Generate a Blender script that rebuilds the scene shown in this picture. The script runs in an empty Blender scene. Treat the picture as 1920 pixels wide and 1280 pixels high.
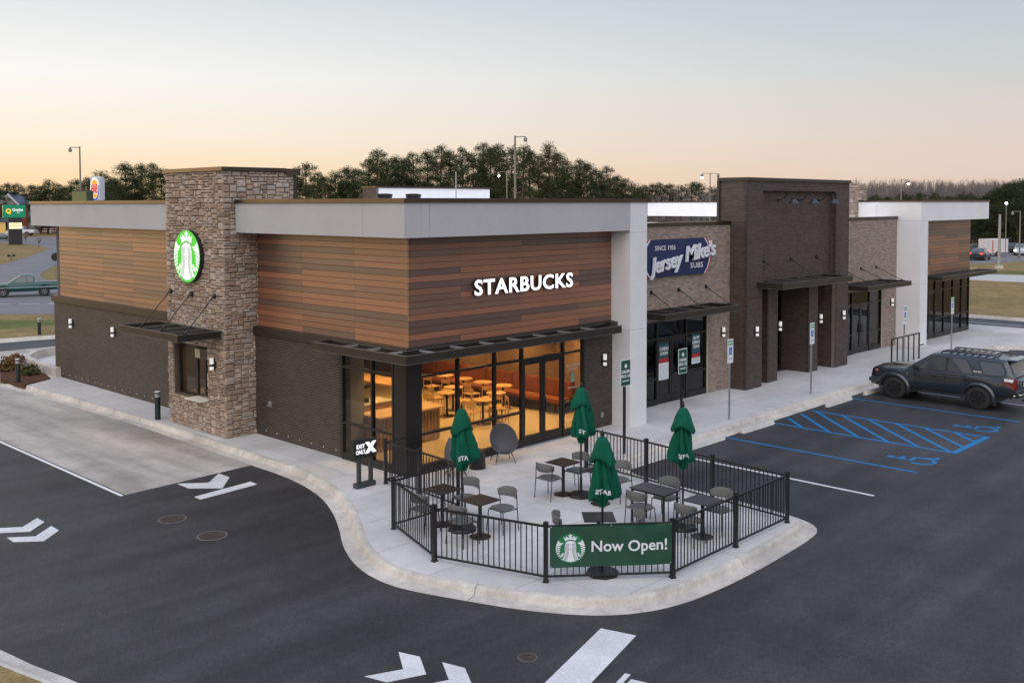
import bpy, bmesh, math, random
from mathutils import Matrix, Vector
R_ = random.Random(11)
sc = bpy.context.scene
C = sc.collection
rad = math.radians

# ------------------------------------------------------------------ camera
F, CY = 1887.124, 466.63                       # focal length and principal row, in photo pixels (1920 wide)
YAW, TILT, ROLL = rad(45.968), rad(2.579), rad(-0.147)
EYE = Vector((0, 0, 6.55))                     # drone camera, 6.55 m above the pavement
fwd = Vector((math.cos(TILT)*math.sin(YAW), math.cos(TILT)*math.cos(YAW), -math.sin(TILT)))
rt = Vector((math.cos(YAW), -math.sin(YAW), 0)); upv = rt.cross(fwd)
cr = rt*math.cos(ROLL)+upv*math.sin(ROLL); cu = -rt*math.sin(ROLL)+upv*math.cos(ROLL)
cam = bpy.data.cameras.new('camera'); cam_o = bpy.data.objects.new('camera', cam); C.objects.link(cam_o)
cam_o.matrix_world = Matrix(((cr[0], cu[0], -fwd[0], EYE[0]), (cr[1], cu[1], -fwd[1], EYE[1]), (cr[2], cu[2], -fwd[2], EYE[2]), (0, 0, 0, 1)))
cam.sensor_fit = 'HORIZONTAL'; cam.sensor_width = 36; cam.lens = F/1920*36
cam.shift_y = (CY-640)/1920; cam.clip_start = .1; cam.clip_end = 3000
sc.camera = cam_o

# ------------------------------------------------------------------ sky, sun, exposure
SUN_DIR = Vector((-.56, -.46, .68)).normalized()           # added wide soft fill from high behind the camera; the sun has set
wd = bpy.data.worlds.new('World'); sc.world = wd; wd.use_nodes = True
wt = wd.node_tree; wn = wt.nodes; wl = wt.links
tc = wn.new('ShaderNodeTexCoord'); sx = wn.new('ShaderNodeSeparateXYZ'); wl.new(tc.outputs['Generated'], sx.inputs[0])
flat = wn.new('ShaderNodeVectorMath'); flat.operation = 'MULTIPLY'; flat.inputs[1].default_value = (1, 1, 0); wl.new(tc.outputs['Generated'], flat.inputs[0])
nrm = wn.new('ShaderNodeVectorMath'); nrm.operation = 'NORMALIZE'; wl.new(flat.outputs[0], nrm.inputs[0])
dt = wn.new('ShaderNodeVectorMath'); dt.operation = 'DOT_PRODUCT'; dt.inputs[1].default_value = (-.5, .866, 0); wl.new(nrm.outputs[0], dt.inputs[0])
mr = wn.new('ShaderNodeMapRange'); mr.interpolation_type = 'SMOOTHSTEP'
mr.inputs['From Min'].default_value = -.35; mr.inputs['From Max'].default_value = .8; wl.new(dt.outputs['Value'], mr.inputs['Value'])
def ramp(stops, fac):
    n = wn.new('ShaderNodeValToRGB'); e = n.color_ramp.elements
    while len(e) < len(stops): e.new(.5)
    for q, (p, c) in zip(e, stops): q.position = p; q.color = (*c, 1)
    wl.new(fac, n.inputs[0]); return n
rA = ramp([(0, (.82, .53, .25)), (.028, (.83, .63, .40)), (.06, (.82, .72, .58)), (.12, (.79, .78, .76)), (.2, (.605, .625, .645)), (.45, (.55, .63, .79)), (1, (.50, .61, .87))], sx.outputs['Z'])
rB = ramp([(0, (.62, .48, .42)), (.035, (.63, .51, .44)), (.075, (.58, .52, .49)), (.12, (.50, .515, .52)), (.2, (.405, .455, .515)), (.45, (.44, .53, .72)), (1, (.50, .61, .87))], sx.outputs['Z'])
mx = wn.new('ShaderNodeMix'); mx.data_type = 'RGBA'; wl.new(mr.outputs[0], mx.inputs['Factor']); wl.new(rB.outputs[0], mx.inputs['A']); wl.new(rA.outputs[0], mx.inputs['B'])
sk = wn.new('ShaderNodeTexSky'); sk.sky_type = 'NISHITA'; sk.sun_disc = False
sk.sun_elevation = rad(1.5); sk.sun_rotation = rad(-30); sk.dust_density = 1.5
# the after-glow goes on brightening towards the sunset itself, out of frame on the left
g1 = wn.new('ShaderNodeMapRange'); g1.interpolation_type = 'SMOOTHSTEP'; g1.inputs['From Min'].default_value = .68; g1.inputs['From Max'].default_value = 1.0; wl.new(dt.outputs['Value'], g1.inputs['Value'])
g2 = wn.new('ShaderNodeMapRange'); g2.interpolation_type = 'SMOOTHSTEP'; g2.inputs['From Min'].default_value = .38; g2.inputs['From Max'].default_value = 0; wl.new(sx.outputs['Z'], g2.inputs['Value'])
g3 = wn.new('ShaderNodeMath'); g3.operation = 'MULTIPLY'; wl.new(g1.outputs[0], g3.inputs[0]); wl.new(g2.outputs[0], g3.inputs[1])
g4 = wn.new('ShaderNodeMix'); g4.data_type = 'RGBA'; g4.blend_type = 'ADD'; g4.inputs['B'].default_value = (2.3, 1.5, .66, 1); wl.new(g3.outputs[0], g4.inputs['Factor']); wl.new(mx.outputs['Result'], g4.inputs['A'])
b0 = wn['Background']; b0.inputs[1].default_value = 1.0; wl.new(g4.outputs['Result'], b0.inputs[0])
b1 = wn.new('ShaderNodeBackground'); b1.inputs[1].default_value = .01; wl.new(sk.outputs[0], b1.inputs[0])
ad = wn.new('ShaderNodeAddShader'); wl.new(b0.outputs[0], ad.inputs[0]); wl.new(b1.outputs[0], ad.inputs[1]); wl.new(ad.outputs[0], wn['World Output'].inputs[0])
sun = bpy.data.lights.new('sun', 'SUN'); sun.energy = 1.5; sun.angle = rad(75); sun.color = (1, .88, .76)
sun_o = bpy.data.objects.new('sun', sun); C.objects.link(sun_o); sun_o.location = (-30, 0, 40)
sun_o.rotation_euler = (-SUN_DIR).to_track_quat('-Z', 'Y').to_euler()
vs = sc.view_settings; vs.view_transform = 'Standard'; vs.look = 'None'; vs.gamma = 1; vs.exposure = .28; vs.use_curve_mapping = False
sc.cycles.max_bounces = 8; sc.cycles.transparent_max_bounces = 16; sc.cycles.sample_clamp_indirect = 6
sc.cycles.use_denoising = True

def ray(px, py): return fwd + cr*((px-960)/F) - cu*((py-CY)/F)
def at(px, py, z=0.0):
    d = ray(px, py); return EYE + d*((z-EYE.z)/d.z)
def far(px, py, depth): return EYE + ray(px, py)*depth

# ------------------------------------------------------------------ materials
MATS = {}
def mat(name, col, rough=.6, spec=.5, metal=0, noise=None, bump=None, emit=None, var=0, attr=None, stretch=None, coat=0, col2=None, sheen=0, streak=None):
    """noise=(scale, lo, hi) multiplies the colour; bump=(scale, strength); var = per-object brightness spread; attr = face attribute ramp"""
    if name in MATS: return MATS[name]
    m = bpy.data.materials.new(name); m.use_nodes = True; t = m.node_tree; n = t.nodes; l = t.links
    p = n['Principled BSDF']; p.inputs['Base Color'].default_value = (*col, 1); p.inputs['Roughness'].default_value = rough
    p.inputs['Specular IOR Level'].default_value = spec; p.inputs['Metallic'].default_value = metal
    if coat:
        cw, crr, cio = coat if isinstance(coat, tuple) else (coat, .08, 1.5)
        p.inputs['Coat Weight'].default_value = cw; p.inputs['Coat Roughness'].default_value = crr; p.inputs['Coat IOR'].default_value = cio
    if sheen: p.inputs['Sheen Weight'].default_value = sheen; p.inputs['Sheen Roughness'].default_value = .45; p.inputs['Sheen Tint'].default_value = (1, .82, .58, 1)
    src = None
    co = n.new('ShaderNodeTexCoord').outputs['Object']
    if stretch:
        mp = n.new('ShaderNodeMapping'); mp.inputs['Scale'].default_value = stretch; l.new(co, mp.inputs[0]); co = mp.outputs[0]
    def mul(a, fac_out):
        x = n.new('ShaderNodeMix'); x.data_type = 'RGBA'; x.blend_type = 'MULTIPLY'; x.inputs['Factor'].default_value = 1
        if a is None: x.inputs['A'].default_value = (*col, 1)
        else: l.new(a, x.inputs['A'])
        l.new(fac_out, x.inputs['B']); return x.outputs['Result']
    if attr:
        an = n.new('ShaderNodeAttribute'); an.attribute_name = 'tone'
        r = n.new('ShaderNodeValToRGB'); e = r.color_ramp.elements
        while len(e) < len(attr): e.new(.5)
        for q, (pp, c) in zip(e, attr): q.position = pp; q.color = (*c, 1)
        l.new(an.outputs['Fac'], r.inputs[0]); src = r.outputs[0]
    if var:
        if isinstance(var, (list, tuple)):
            oi = n.new('ShaderNodeObjectInfo'); r = n.new('ShaderNodeValToRGB'); e = r.color_ramp.elements
            while len(e) < len(var): e.new(.5)
            for q, (pp, c) in zip(e, var): q.position = pp; q.color = (*c, 1)
            l.new(oi.outputs['Random'], r.inputs[0]); src = r.outputs[0]
        else:
            oi = n.new('ShaderNodeObjectInfo'); q = n.new('ShaderNodeMapRange'); q.inputs['To Min'].default_value = 1-var; q.inputs['To Max'].default_value = 1+var
            l.new(oi.outputs['Random'], q.inputs[0]); src = mul(src, q.outputs[0])
    if noise:
        for k in (noise if isinstance(noise, list) else [noise]):
            z = n.new('ShaderNodeTexNoise'); z.inputs['Scale'].default_value = k[0]; z.inputs['Detail'].default_value = 6; z.inputs['Roughness'].default_value = .62
            l.new(co, z.inputs['Vector'])
            q = n.new('ShaderNodeMapRange'); q.inputs['From Min'].default_value = .3; q.inputs['From Max'].default_value = .7
            q.inputs['To Min'].default_value = k[1]; q.inputs['To Max'].default_value = k[2]; l.new(z.outputs['Fac'], q.inputs[0])
            if col2 and k is (noise[0] if isinstance(noise, list) else noise):
                x = n.new('ShaderNodeMix'); x.data_type = 'RGBA'; x.inputs['A'].default_value = (*col, 1); x.inputs['B'].default_value = (*col2, 1)
                l.new(q.outputs[0], x.inputs['Factor']); src = x.outputs['Result']
            else: src = mul(src, q.outputs[0])
    for (ang, sc_, lo_v, hi_v) in streak or ():
        mp2 = n.new('ShaderNodeMapping'); mp2.inputs['Rotation'].default_value = (0, 0, ang); mp2.inputs['Scale'].default_value = sc_; l.new(co, mp2.inputs[0])
        z = n.new('ShaderNodeTexNoise'); z.inputs['Scale'].default_value = 1; z.inputs['Detail'].default_value = 5; l.new(mp2.outputs[0], z.inputs['Vector'])
        q = n.new('ShaderNodeMapRange'); q.inputs['From Min'].default_value = .35; q.inputs['From Max'].default_value = .65; q.inputs['To Min'].default_value = lo_v; q.inputs['To Max'].default_value = hi_v; l.new(z.outputs['Fac'], q.inputs[0]); src = mul(src, q.outputs[0])
    if src is not None: l.new(src, p.inputs['Base Color'])
    if bump:
        z = n.new('ShaderNodeTexNoise'); z.inputs['Scale'].default_value = bump[0]; z.inputs['Detail'].default_value = 4; l.new(co, z.inputs['Vector'])
        b = n.new('ShaderNodeBump'); b.inputs['Strength'].default_value = bump[1]; b.inputs['Distance'].default_value = .02
        l.new(z.outputs['Fac'], b.inputs['Height']); l.new(b.outputs[0], p.inputs['Normal'])
    if emit:
        p.inputs['Emission Color'].default_value = (*emit[0], 1); p.inputs['Emission Strength'].default_value = emit[1]
    MATS[name] = m; return m

def glass_mat(name, tint=(.75, .76, .76), ior=1.5, rough=.0):
    if name in MATS: return MATS[name]
    m = bpy.data.materials.new(name); m.use_nodes = True; t = m.node_tree; n = t.nodes; l = t.links
    n.remove(n['Principled BSDF'])
    tr = n.new('ShaderNodeBsdfTransparent'); tr.inputs[0].default_value = (*tint, 1)
    gl = n.new('ShaderNodeBsdfGlossy'); gl.inputs['Roughness'].default_value = rough; gl.inputs[0].default_value = (1, 1, 1, 1)
    fr = n.new('ShaderNodeFresnel'); fr.inputs[0].default_value = ior
    ge = n.new('ShaderNodeNewGeometry'); iv = n.new('ShaderNodeMath'); iv.operation = 'SUBTRACT'; iv.inputs[0].default_value = 1; l.new(ge.outputs['Backfacing'], iv.inputs[1])
    mu = n.new('ShaderNodeMath'); mu.operation = 'MULTIPLY'; l.new(fr.outputs[0], mu.inputs[0]); l.new(iv.outputs[0], mu.inputs[1])
    x = n.new('ShaderNodeMixShader'); l.new(mu.outputs[0], x.inputs[0]); l.new(tr.outputs[0], x.inputs[1]); l.new(gl.outputs[0], x.inputs[2])
    l.new(x.outputs[0], n['Material Output'].inputs[0]); MATS[name] = m; return m

# ------------------------------------------------------------------ mesh building
class MB:
    def __init__(s): s.v = []; s.f = []; s.t = []
    def add(s, vs, fs, tone=None):
        b = len(s.v); s.v += [tuple(v) for v in vs]; s.f += [tuple(b+i for i in f) for f in fs]
        if tone is not None: s.t += [tone]*len(fs)
        return s
    def box(s, x0, x1, y0, y1, z0, z1, tone=None):
        return s.add([(x0,y0,z0),(x1,y0,z0),(x1,y1,z0),(x0,y1,z0),(x0,y0,z1),(x1,y0,z1),(x1,y1,z1),(x0,y1,z1)],
                     [(0,3,2,1),(4,5,6,7),(0,1,5,4),(1,2,6,5),(2,3,7,6),(3,0,4,7)], tone)
    def wbox(s, ax, p, u0, u1, z0, z1, d0, d1):
        """box on a wall plane: ax 'y' wall y=p facing -y (u is x); ax 'x' wall x=p facing -x (u is y); d = outward"""
        return s.box(u0, u1, p-d1, p-d0, z0, z1) if ax == 'y' else s.box(p-d1, p-d0, u0, u1, z0, z1)
    def bar(s, a, b, w, h, up=(0, 0, 1)):
        a = Vector(a); b = Vector(b); d = (b-a).normalized(); up = Vector(up)
        if abs(d.dot(up)) > .98: up = Vector((0, 1, 0))
        x = d.cross(up).normalized()*w/2; z = x.cross(d).normalized()*h/2
        return s.add([a-x-z, a+x-z, a+x+z, a-x+z, b-x-z, b+x-z, b+x+z, b-x+z], [(0,1,2,3),(7,6,5,4),(0,4,5,1),(1,5,6,2),(2,6,7,3),(3,7,4,0)])
    def cyl(s, a, b, r0, r1=None, n=12, cap=True):
        a = Vector(a); b = Vector(b); r1 = r0 if r1 is None else r1; d = (b-a).normalized()
        x = d.orthogonal().normalized(); y = d.cross(x)
        vs = [a+(x*math.cos(2*math.pi*i/n)+y*math.sin(2*math.pi*i/n))*r0 for i in range(n)]+[b+(x*math.cos(2*math.pi*i/n)+y*math.sin(2*math.pi*i/n))*r1 for i in range(n)]
        fs = [(i, (i+1) % n, n+(i+1) % n, n+i) for i in range(n)]
        if cap: fs += [tuple(range(n-1, -1, -1)), tuple(range(n, 2*n))]
        return s.add(vs, fs)
    def tube(s, pts, r, n=8):
        pts = [Vector(p) for p in pts]; rs = r if isinstance(r, (list, tuple)) else [r]*len(pts)
        vs = []; fs = []; x = None
        for i, p in enumerate(pts):
            d = (pts[min(i+1, len(pts)-1)]-pts[max(i-1, 0)]).normalized()
            x = d.orthogonal().normalized() if x is None else (x-d*x.dot(d)).normalized()
            y = d.cross(x); vs += [p+(x*math.cos(2*math.pi*k/n)+y*math.sin(2*math.pi*k/n))*rs[i] for k in range(n)]
        for i in range(len(pts)-1): fs += [(i*n+k, i*n+(k+1) % n, (i+1)*n+(k+1) % n, (i+1)*n+k) for k in range(n)]
        fs += [tuple(range(n-1, -1, -1)), tuple(range((len(pts)-1)*n, len(pts)*n))]
        return s.add(vs, fs)
    def lathe(s, prof, n=24, c=(0, 0, 0), fn=None):
        """prof: (r, z) pairs from bottom to top; fn(theta, r, z) may change r"""
        vs = []; fs = []
        for r, z in prof:
            for k in range(n):
                th = 2*math.pi*k/n; q = fn(th, r, z) if fn else r
                vs.append((c[0]+q*math.cos(th), c[1]+q*math.sin(th), c[2]+z))
        for i in range(len(prof)-1): fs += [(i*n+k, i*n+(k+1) % n, (i+1)*n+(k+1) % n, (i+1)*n+k) for k in range(n)]
        fs += [tuple(range(n-1, -1, -1)), tuple(range((len(prof)-1)*n, len(prof)*n))]
        return s.add(vs, fs)
    def prism(s, poly, z0, z1):
        if sum(poly[i-1][0]*poly[i][1]-poly[i][0]*poly[i-1][1] for i in range(len(poly))) < 0: poly = poly[::-1]
        n = len(poly); z = lambda p, k: k
        vs = [(p[0], p[1], z0) for p in poly]+[(p[0], p[1], z1) for p in poly]
        return s.add(vs, [tuple(range(n-1, -1, -1)), tuple(range(n, 2*n))]+[(i, (i+1) % n, n+(i+1) % n, n+i) for i in range(n)])
    def map(s, fn, start=0):
        s.v[start:] = [tuple(fn(*v)) for v in s.v[start:]]; return s
    def fine(s, L):
        bm = bmesh.new(); vv = [bm.verts.new(v) for v in s.v]
        for f in s.f:
            try: bm.faces.new([vv[i] for i in f])
            except ValueError: pass
        bmesh.ops.triangulate(bm, faces=bm.faces[:])
        for _ in range(5):
            es = [e for e in bm.edges if e.calc_length() > L]
            if not es: break
            bmesh.ops.subdivide_edges(bm, edges=es, cuts=1); bmesh.ops.triangulate(bm, faces=[f for f in bm.faces if len(f.verts) > 3])
        bm.verts.index_update(); s.v = [tuple(v.co) for v in bm.verts]; s.f = [tuple(v.index for v in f.verts) for f in bm.faces]; bm.free(); return s
    def mesh(s, name, m, smooth=None, bevel=0):
        me = bpy.data.meshes.new(name); me.from_pydata(s.v, [], s.f)
        if s.t:
            a = me.attributes.new('tone', 'FLOAT', 'FACE'); a.data.foreach_set('value', s.t)
        if bevel:
            bm = bmesh.new(); bm.from_mesh(me); bmesh.ops.bevel(bm, geom=bm.edges[:], offset=bevel, segments=2, affect='EDGES', clamp_overlap=True); bm.to_mesh(me); bm.free()
        me.materials.append(m)
        if smooth is not None:
            for p in me.polygons: p.use_smooth = True
            me.set_sharp_from_angle(angle=rad(smooth))
        me.update(); return me
    def build(s, name, m, parent=None, **k):
        return link(name, s.mesh(name, m, **k), parent)

WM = {}                                        # world matrices of roots that are not at the origin
def link(name, data, parent=None, local=False):
    o = bpy.data.objects.new(name, data); C.objects.link(o)
    if parent is not None:
        o.parent = parent
        if not local and parent.name in WM: o.matrix_parent_inverse = WM[parent.name].inverted()
    return o
def tag(o, label=None, cat=None, group=None, kind=None):
    for k, v in (('label', label), ('category', cat), ('group', group), ('kind', kind)):
        if v: o[k] = v
    return o
def thing(name, label, cat, loc=(0, 0, 0), rz=0, group=None, world=False):
    """root Empty. world=True: its parts are given in world coordinates"""
    o = bpy.data.objects.new(name, None); C.objects.link(o); o.location = loc; o.rotation_euler = (0, 0, rz); o.empty_display_size = .2
    if world: WM[o.name] = Matrix.Translation(loc) @ Matrix.Rotation(rz, 4, 'Z')
    return tag(o, label, cat, group)
def copy_tree(o, loc=None, rz=None, label=None, parent=None, scale=None):
    c = o.copy(); C.objects.link(c)
    if parent is not None: c.parent = parent
    if loc is not None: c.location = loc
    if rz is not None: c.rotation_euler = (0, 0, rz)
    if scale is not None: c.scale = scale if isinstance(scale, (tuple, list)) else (scale,)*3
    if label: c['label'] = label
    for ch in list(o.children): copy_tree(ch, parent=c)
    return c
class Repeat:
    """first call places the prototype itself, later calls copies"""
    def __init__(s, proto): s.p = proto; s.used = False
    def __call__(s, loc, rz=0, label=None, scale=None):
        if s.used: return copy_tree(s.p, loc, rz, label, scale=scale)
        s.used = True; s.p.location = loc; s.p.rotation_euler = (0, 0, rz)
        if label: s.p['label'] = label
        if scale is not None: s.p.scale = scale if isinstance(scale, (tuple, list)) else (scale,)*3
        return s.p
def struct(name, mb, m, parent=None, kind='structure', **k):
    o = mb.build(name, m, parent, **k)
    if parent is None or kind == 'stuff': o['kind'] = kind
    return o
def text(s, size, extrude=.0, bold=0, shear=0, space=1, align='CENTER'):
    """MB with the lettering in its own x-y plane (x right, y up, z towards the reader)"""
    cu_ = bpy.data.curves.new('t', 'FONT'); cu_.body = s; cu_.size = size; cu_.extrude = extrude; cu_.offset = bold; cu_.shear = shear
    cu_.space_character = space; cu_.align_x = align; cu_.align_y = 'CENTER'; cu_.resolution_u = 3
    o = bpy.data.objects.new('t', cu_); me = bpy.data.meshes.new_from_object(o)
    b = MB(); b.add([v.co[:] for v in me.vertices], [tuple(p.vertices) for p in me.polygons])
    bpy.data.objects.remove(o); bpy.data.curves.remove(cu_); bpy.data.meshes.remove(me); return b
def front(x, y, z):                            # lettering plane -> wall facing -y
    return lambda a, b, c: (x+a, y-c, z+b)
def side(x, y, z):                             # lettering plane -> wall facing -x (reads right as seen from -x)
    return lambda a, b, c: (x-c, y-a, z+b)
def offset_path(pts, d):
    out = []
    for i, p in enumerate(pts):
        a = pts[max(i-1, 0)]; b = pts[min(i+1, len(pts)-1)]; t = Vector((b[0]-a[0], b[1]-a[1])).normalized()
        out.append((p[0]-t[1]*d, p[1]+t[0]*d))
    return out
def smooth_path(pts, n=4):
    out = []
    for i in range(len(pts)-1):
        p0, p1, p2, p3 = (Vector(pts[max(0, min(len(pts)-1, i+k))]) for k in (-1, 0, 1, 2))
        for k in range(n):
            t = k/n; out.append(tuple(.5*((2*p1)+(p2-p0)*t+(2*p0-5*p1+4*p2-p3)*t*t+(3*p1-p0-3*p2+p3)*t**3)))
    return out+[tuple(pts[-1])]
def clip_rect(poly, x0, x1, y0, y1):
    for ax, lim, sgn in ((0, x0, 1), (0, x1, -1), (1, y0, 1), (1, y1, -1)):
        out = []
        for i in range(len(poly)):
            a, b = poly[i-1], poly[i]; da, db = (a[ax]-lim)*sgn, (b[ax]-lim)*sgn
            if da >= 0 or db >= 0:
                if (da < 0) != (db < 0):
                    t = da/(da-db); out.append((a[0]+(b[0]-a[0])*t, a[1]+(b[1]-a[1])*t))
                if db >= 0: out.append(b)
        poly = out
        if len(poly) < 3: return []
    return poly
def area(poly): return abs(sum(poly[i-1][0]*poly[i][1]-poly[i][0]*poly[i-1][1] for i in range(len(poly))))/2

M_black = mat('black_metal', (.012, .012, .014), .38, .5)
M_bronze = mat('bronze_metal', (.035, .030, .026), .36, .5, .3, noise=(2, .9, 1.1))
M_steel = mat('galvanised_steel', (.35, .36, .37), .42, .5, .6)
M_white = mat('white_paint', (.75, .75, .75), .5)
M_lens = mat('lamp_lens', (.8, .8, .8), .3, emit=((1, .97, .92), .25))
M_rubber = mat('rubber', (.018, .018, .018), .75)
# ================================================================== GROUND, PAVING
GZ, AZ = -.5, -.15                             # far ground, asphalt
def ground_mat():
    m = mat('dormant_grass', (.27, .180, .088), .95, .1, noise=[(.07, 0, 1), (.5, .75, 1.2), (2.5, .75, 1.2), (14, .7, 1.3)], col2=(.185, .150, .060), bump=(25, .5)); return m
def sst(t): t = max(0, min(1, t)); return t*t*(3-2*t)
def gh(x, y):
    d = max(x-63, y-53.5, -46-x, -46-y, 0); return -.17+(GZ+.17)*sst(d/7)
b = MB()
xs = [-900, -400, -150, -60, -50, -46]+[x for x in range(-30, 60, 15)]+[58, 63, 64, 66, 68, 70, 80, 120, 200, 400, 900, 1600]
ys = [-900, -400, -150, -60, -50, -46]+[y for y in range(-30, 50, 15)]+[50, 53.5, 55, 57, 59, 61, 75, 120, 200, 400, 900, 1600]
vs = [(x, y, gh(x, y)) for y in ys for x in xs]; nx = len(xs)
b.add(vs, [(j*nx+i, j*nx+i+1, (j+1)*nx+i+1, (j+1)*nx+i) for j in range(len(ys)-1) for i in range(nx-1)])
ground = struct('ground', b, ground_mat(), smooth=60)

def asphalt_mat():
    m = mat('asphalt', (.030, .0285, .030), .60, .4, noise=[(.20, .62, 1.40), (1.1, .80, 1.22), (7, .86, 1.16), (24, .62, 1.42), (60, .6, 1.45)], bump=(70, .8), streak=[(rad(52), (.10, 1.3, 1), .76, 1.26), (rad(-35), (.12, 1.1, 1), .82, 1.20)]); return m
M_asph = asphalt_mat()
def quad_sheet(name, poly, z, m, th=.05, parent=None, kind='structure'):
    return struct(name, MB().prism([tuple(p)[:2] for p in poly], z-th, z), m, parent, kind)
lot = quad_sheet('parking_lot', [(-45, -45), (60.6, -45), (60.6, 20), (61.5, 52), (-45, 52)], AZ, M_asph, .2)
M_conc = mat('pavement_concrete', (.54, .525, .51), .8, .25, var=.06, noise=[(.5, .84, 1.1), (3, .92, 1.06), (25, .93, 1.06), (70, .9, 1.1)], bump=(80, .12))
M_kerb = mat('kerb_concrete', (.56, .52, .465), .82, .25, var=.07, noise=[(.9, .70, 1.14), (5, .84, 1.1), (28, .88, 1.1), (70, .9, 1.1)], bump=(60, .15))
M_lane = mat('lane_concrete', (.44, .405, .365), .8, .25, noise=[(.6, .80, 1.12), (3, .88, 1.08), (30, .92, 1.07)], bump=(60, .15), streak=[(0, (1.6, .16, 1), .72, 1.12)])

# drive-through lane: concrete apron, laid in bays
lane_poly = [(10.3, 22.4), (13.78, 22.63), (13.78, 30), (13.65, 35), (13.42, 39.5), (13.2, 41.5), (13.6, 43.6), (15.2, 44.9), (17, 45.9), (19, 46.7), (24, 47.6), (30, 47.8), (30, 50), (19, 48.5), (16.6, 48.6), (13, 49), (11.2, 48), (10.3, 45.5)]
lane = quad_sheet('drive_lane', lane_poly, AZ+.002, mat('lane_joint', (.12, .115, .11), .9))
ylist = [22.3, 25.5, 29.2, 32.9, 36.6, 40.3, 44, 51]
for j in range(len(ylist)-1):
    for (x0, x1) in ((10.2, 17.6), (17.6, 24), (24, 31)):
        p = clip_rect(lane_poly, x0+.004, x1-.004, ylist[j]+.006, ylist[j+1]-.006)
        if p and area(p) > .3: struct('slab', MB().prism(p, AZ-.02, AZ+.007), M_lane, lane)
struct('painted_line', MB().prism([(10.18, 22.4), (10.26, 22.4), (10.26, 46), (10.18, 46)], AZ-.02, AZ+.004), M_white, lane)

# pavement around the building: kerb line = outer edge of the gutter
K = [(13.15, 41.5), (13.42, 39.4), (13.62, 35.4), (13.75, 32), (13.82, 29), (13.80, 26.5), (13.76, 24.2), (13.74, 22.6), (13.73, 21.4), (13.62, 20.3), (13.33, 19.06), (12.82, 17.85), (12.2, 16.75), (11.7, 15.95), (11.27, 15.05),
     (11.05, 14.18), (11.08, 13.4), (11.38, 12.45), (11.88, 11.2), (12.45, 10.3), (13.1, 9.77), (13.9, 9.48), (15, 9.37), (16.3, 9.37), (17.5, 9.43), (18.5, 9.52), (19, 9.67), (19.3, 10.02), (19.46, 10.6), (19.57, 11.9),
     (19.62, 12.95), (19.67, 13.7), (19.75, 14.7), (20, 15.22), (20.5, 15.40), (22, 15.42), (24.4, 15.45), (27, 15.55), (30, 15.62), (36, 15.65), (42, 15.66), (46, 15.66), (47.9, 15.62), (48.5, 15.25), (48.7, 14.4), (48.7, 10), (48.7, 2)]
KS = smooth_path(K, 4)
inner = offset_path(KS, .44)
pave_poly = inner+[(56, 2), (56, 46), (14.5, 46), (13.6, 41.5)]
# apron polygon is taken counter-clockwise: everything on the building side of the kerb
pave = struct('sidewalk', MB().prism(pave_poly, -.2, -.014), mat('joint_dirt', (.12, .115, .11), .9))
HOUSE = (15.9, 53.6, 19.6, 39.3)
gx = [13, 14.6, 16.15, 17.7, 19.25, 20.8, 22.35, 24.2, 26.2, 28.2, 30.2, 32.2, 34.2, 36.2, 38.2, 40.2, 42.2, 44.2, 46.4, 48.8, 51.2, 53.6, 56.2]
gx = [10, 11.45]+gx
gy = [1.5, 4, 6.5, 8.6, 10.15, 11.7, 13.25, 14.8, 16.35, 17.9, 19.6, 21.6, 23.4, 25.2, 27, 29.4, 31.8, 34.2, 36.6, 39.3, 42, 46.5]
mulch_px = [(0, 711), (15, 713), (30, 718), (45, 722), (95, 709), (85, 700), (60, 693), (44, 686), (42, 676), (20, 680), (0, 684)]
for i in range(len(gx)-1):
    for j in range(len(gy)-1):
        x0, x1, y0, y1 = gx[i], gx[i+1], gy[j], gy[j+1]
        if x0 >= HOUSE[0] and x1 <= HOUSE[1] and y0 >= HOUSE[2] and y1 <= HOUSE[3]: continue
        p = clip_rect(pave_poly, x0+.007, x1-.007, y0+.007, y1-.007)
        if p and area(p) > .02: struct('slab', MB().prism(p, -.1, 0), M_conc, pave)
prof = [(0, -.19), (0, -.143), (.20, -.138), (.262, -.128), (.285, -.09), (.298, -.045), (.325, -.012), (.36, 0), (.436, .001), (.436, -.19)]
def kerb_run(pts, ramp=lambda x, y: 1.0, name='kerb', parent=pave, m=M_kerb, prof=prof):
    b = MB(); n = len(prof); rings = [offset_path(pts, o) for o, z in prof]
    for i in range(len(pts)):
        k = ramp(*pts[i])
        b.v += [(rings[q][i][0], rings[q][i][1], (z if z < -.135 or o < .25 else -.138+(z+.138)*k)) for q, (o, z) in enumerate(prof)]
    for i in range(len(pts)-1):
        for q in range(n): b.f.append((i*n+q, (i+1)*n+q, (i+1)*n+(q+1) % n, i*n+(q+1) % n))
    b.f += [tuple(range(n)), tuple(range((len(pts)-1)*n, len(pts)*n))[::-1]]
    return struct(name, b, m, parent, smooth=35)
def resample(pts, step):
    out = [pts[0]]; acc = 0
    for a, c in zip(pts, pts[1:]):
        d = math.dist(a, c)
        while acc+d >= step:
            t = (step-acc)/d; a = (a[0]+(c[0]-a[0])*t, a[1]+(c[1]-a[1])*t); out.append(a); d = math.dist(a, c); acc = 0
        acc += d
    return out+[pts[-1]]
KR = resample(KS, .25)
for i in range(0, len(KR)-1, 12):
    seg = KR[i:i+13]
    if len(seg) < 2: continue
    t = Vector((seg[0][0]-seg[1][0], seg[0][1]-seg[1][1])).normalized()*(-.016)
    seg = [(seg[0][0]+t[0], seg[0][1]+t[1])]+seg[1:]
    kerb_run(seg)

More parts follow.
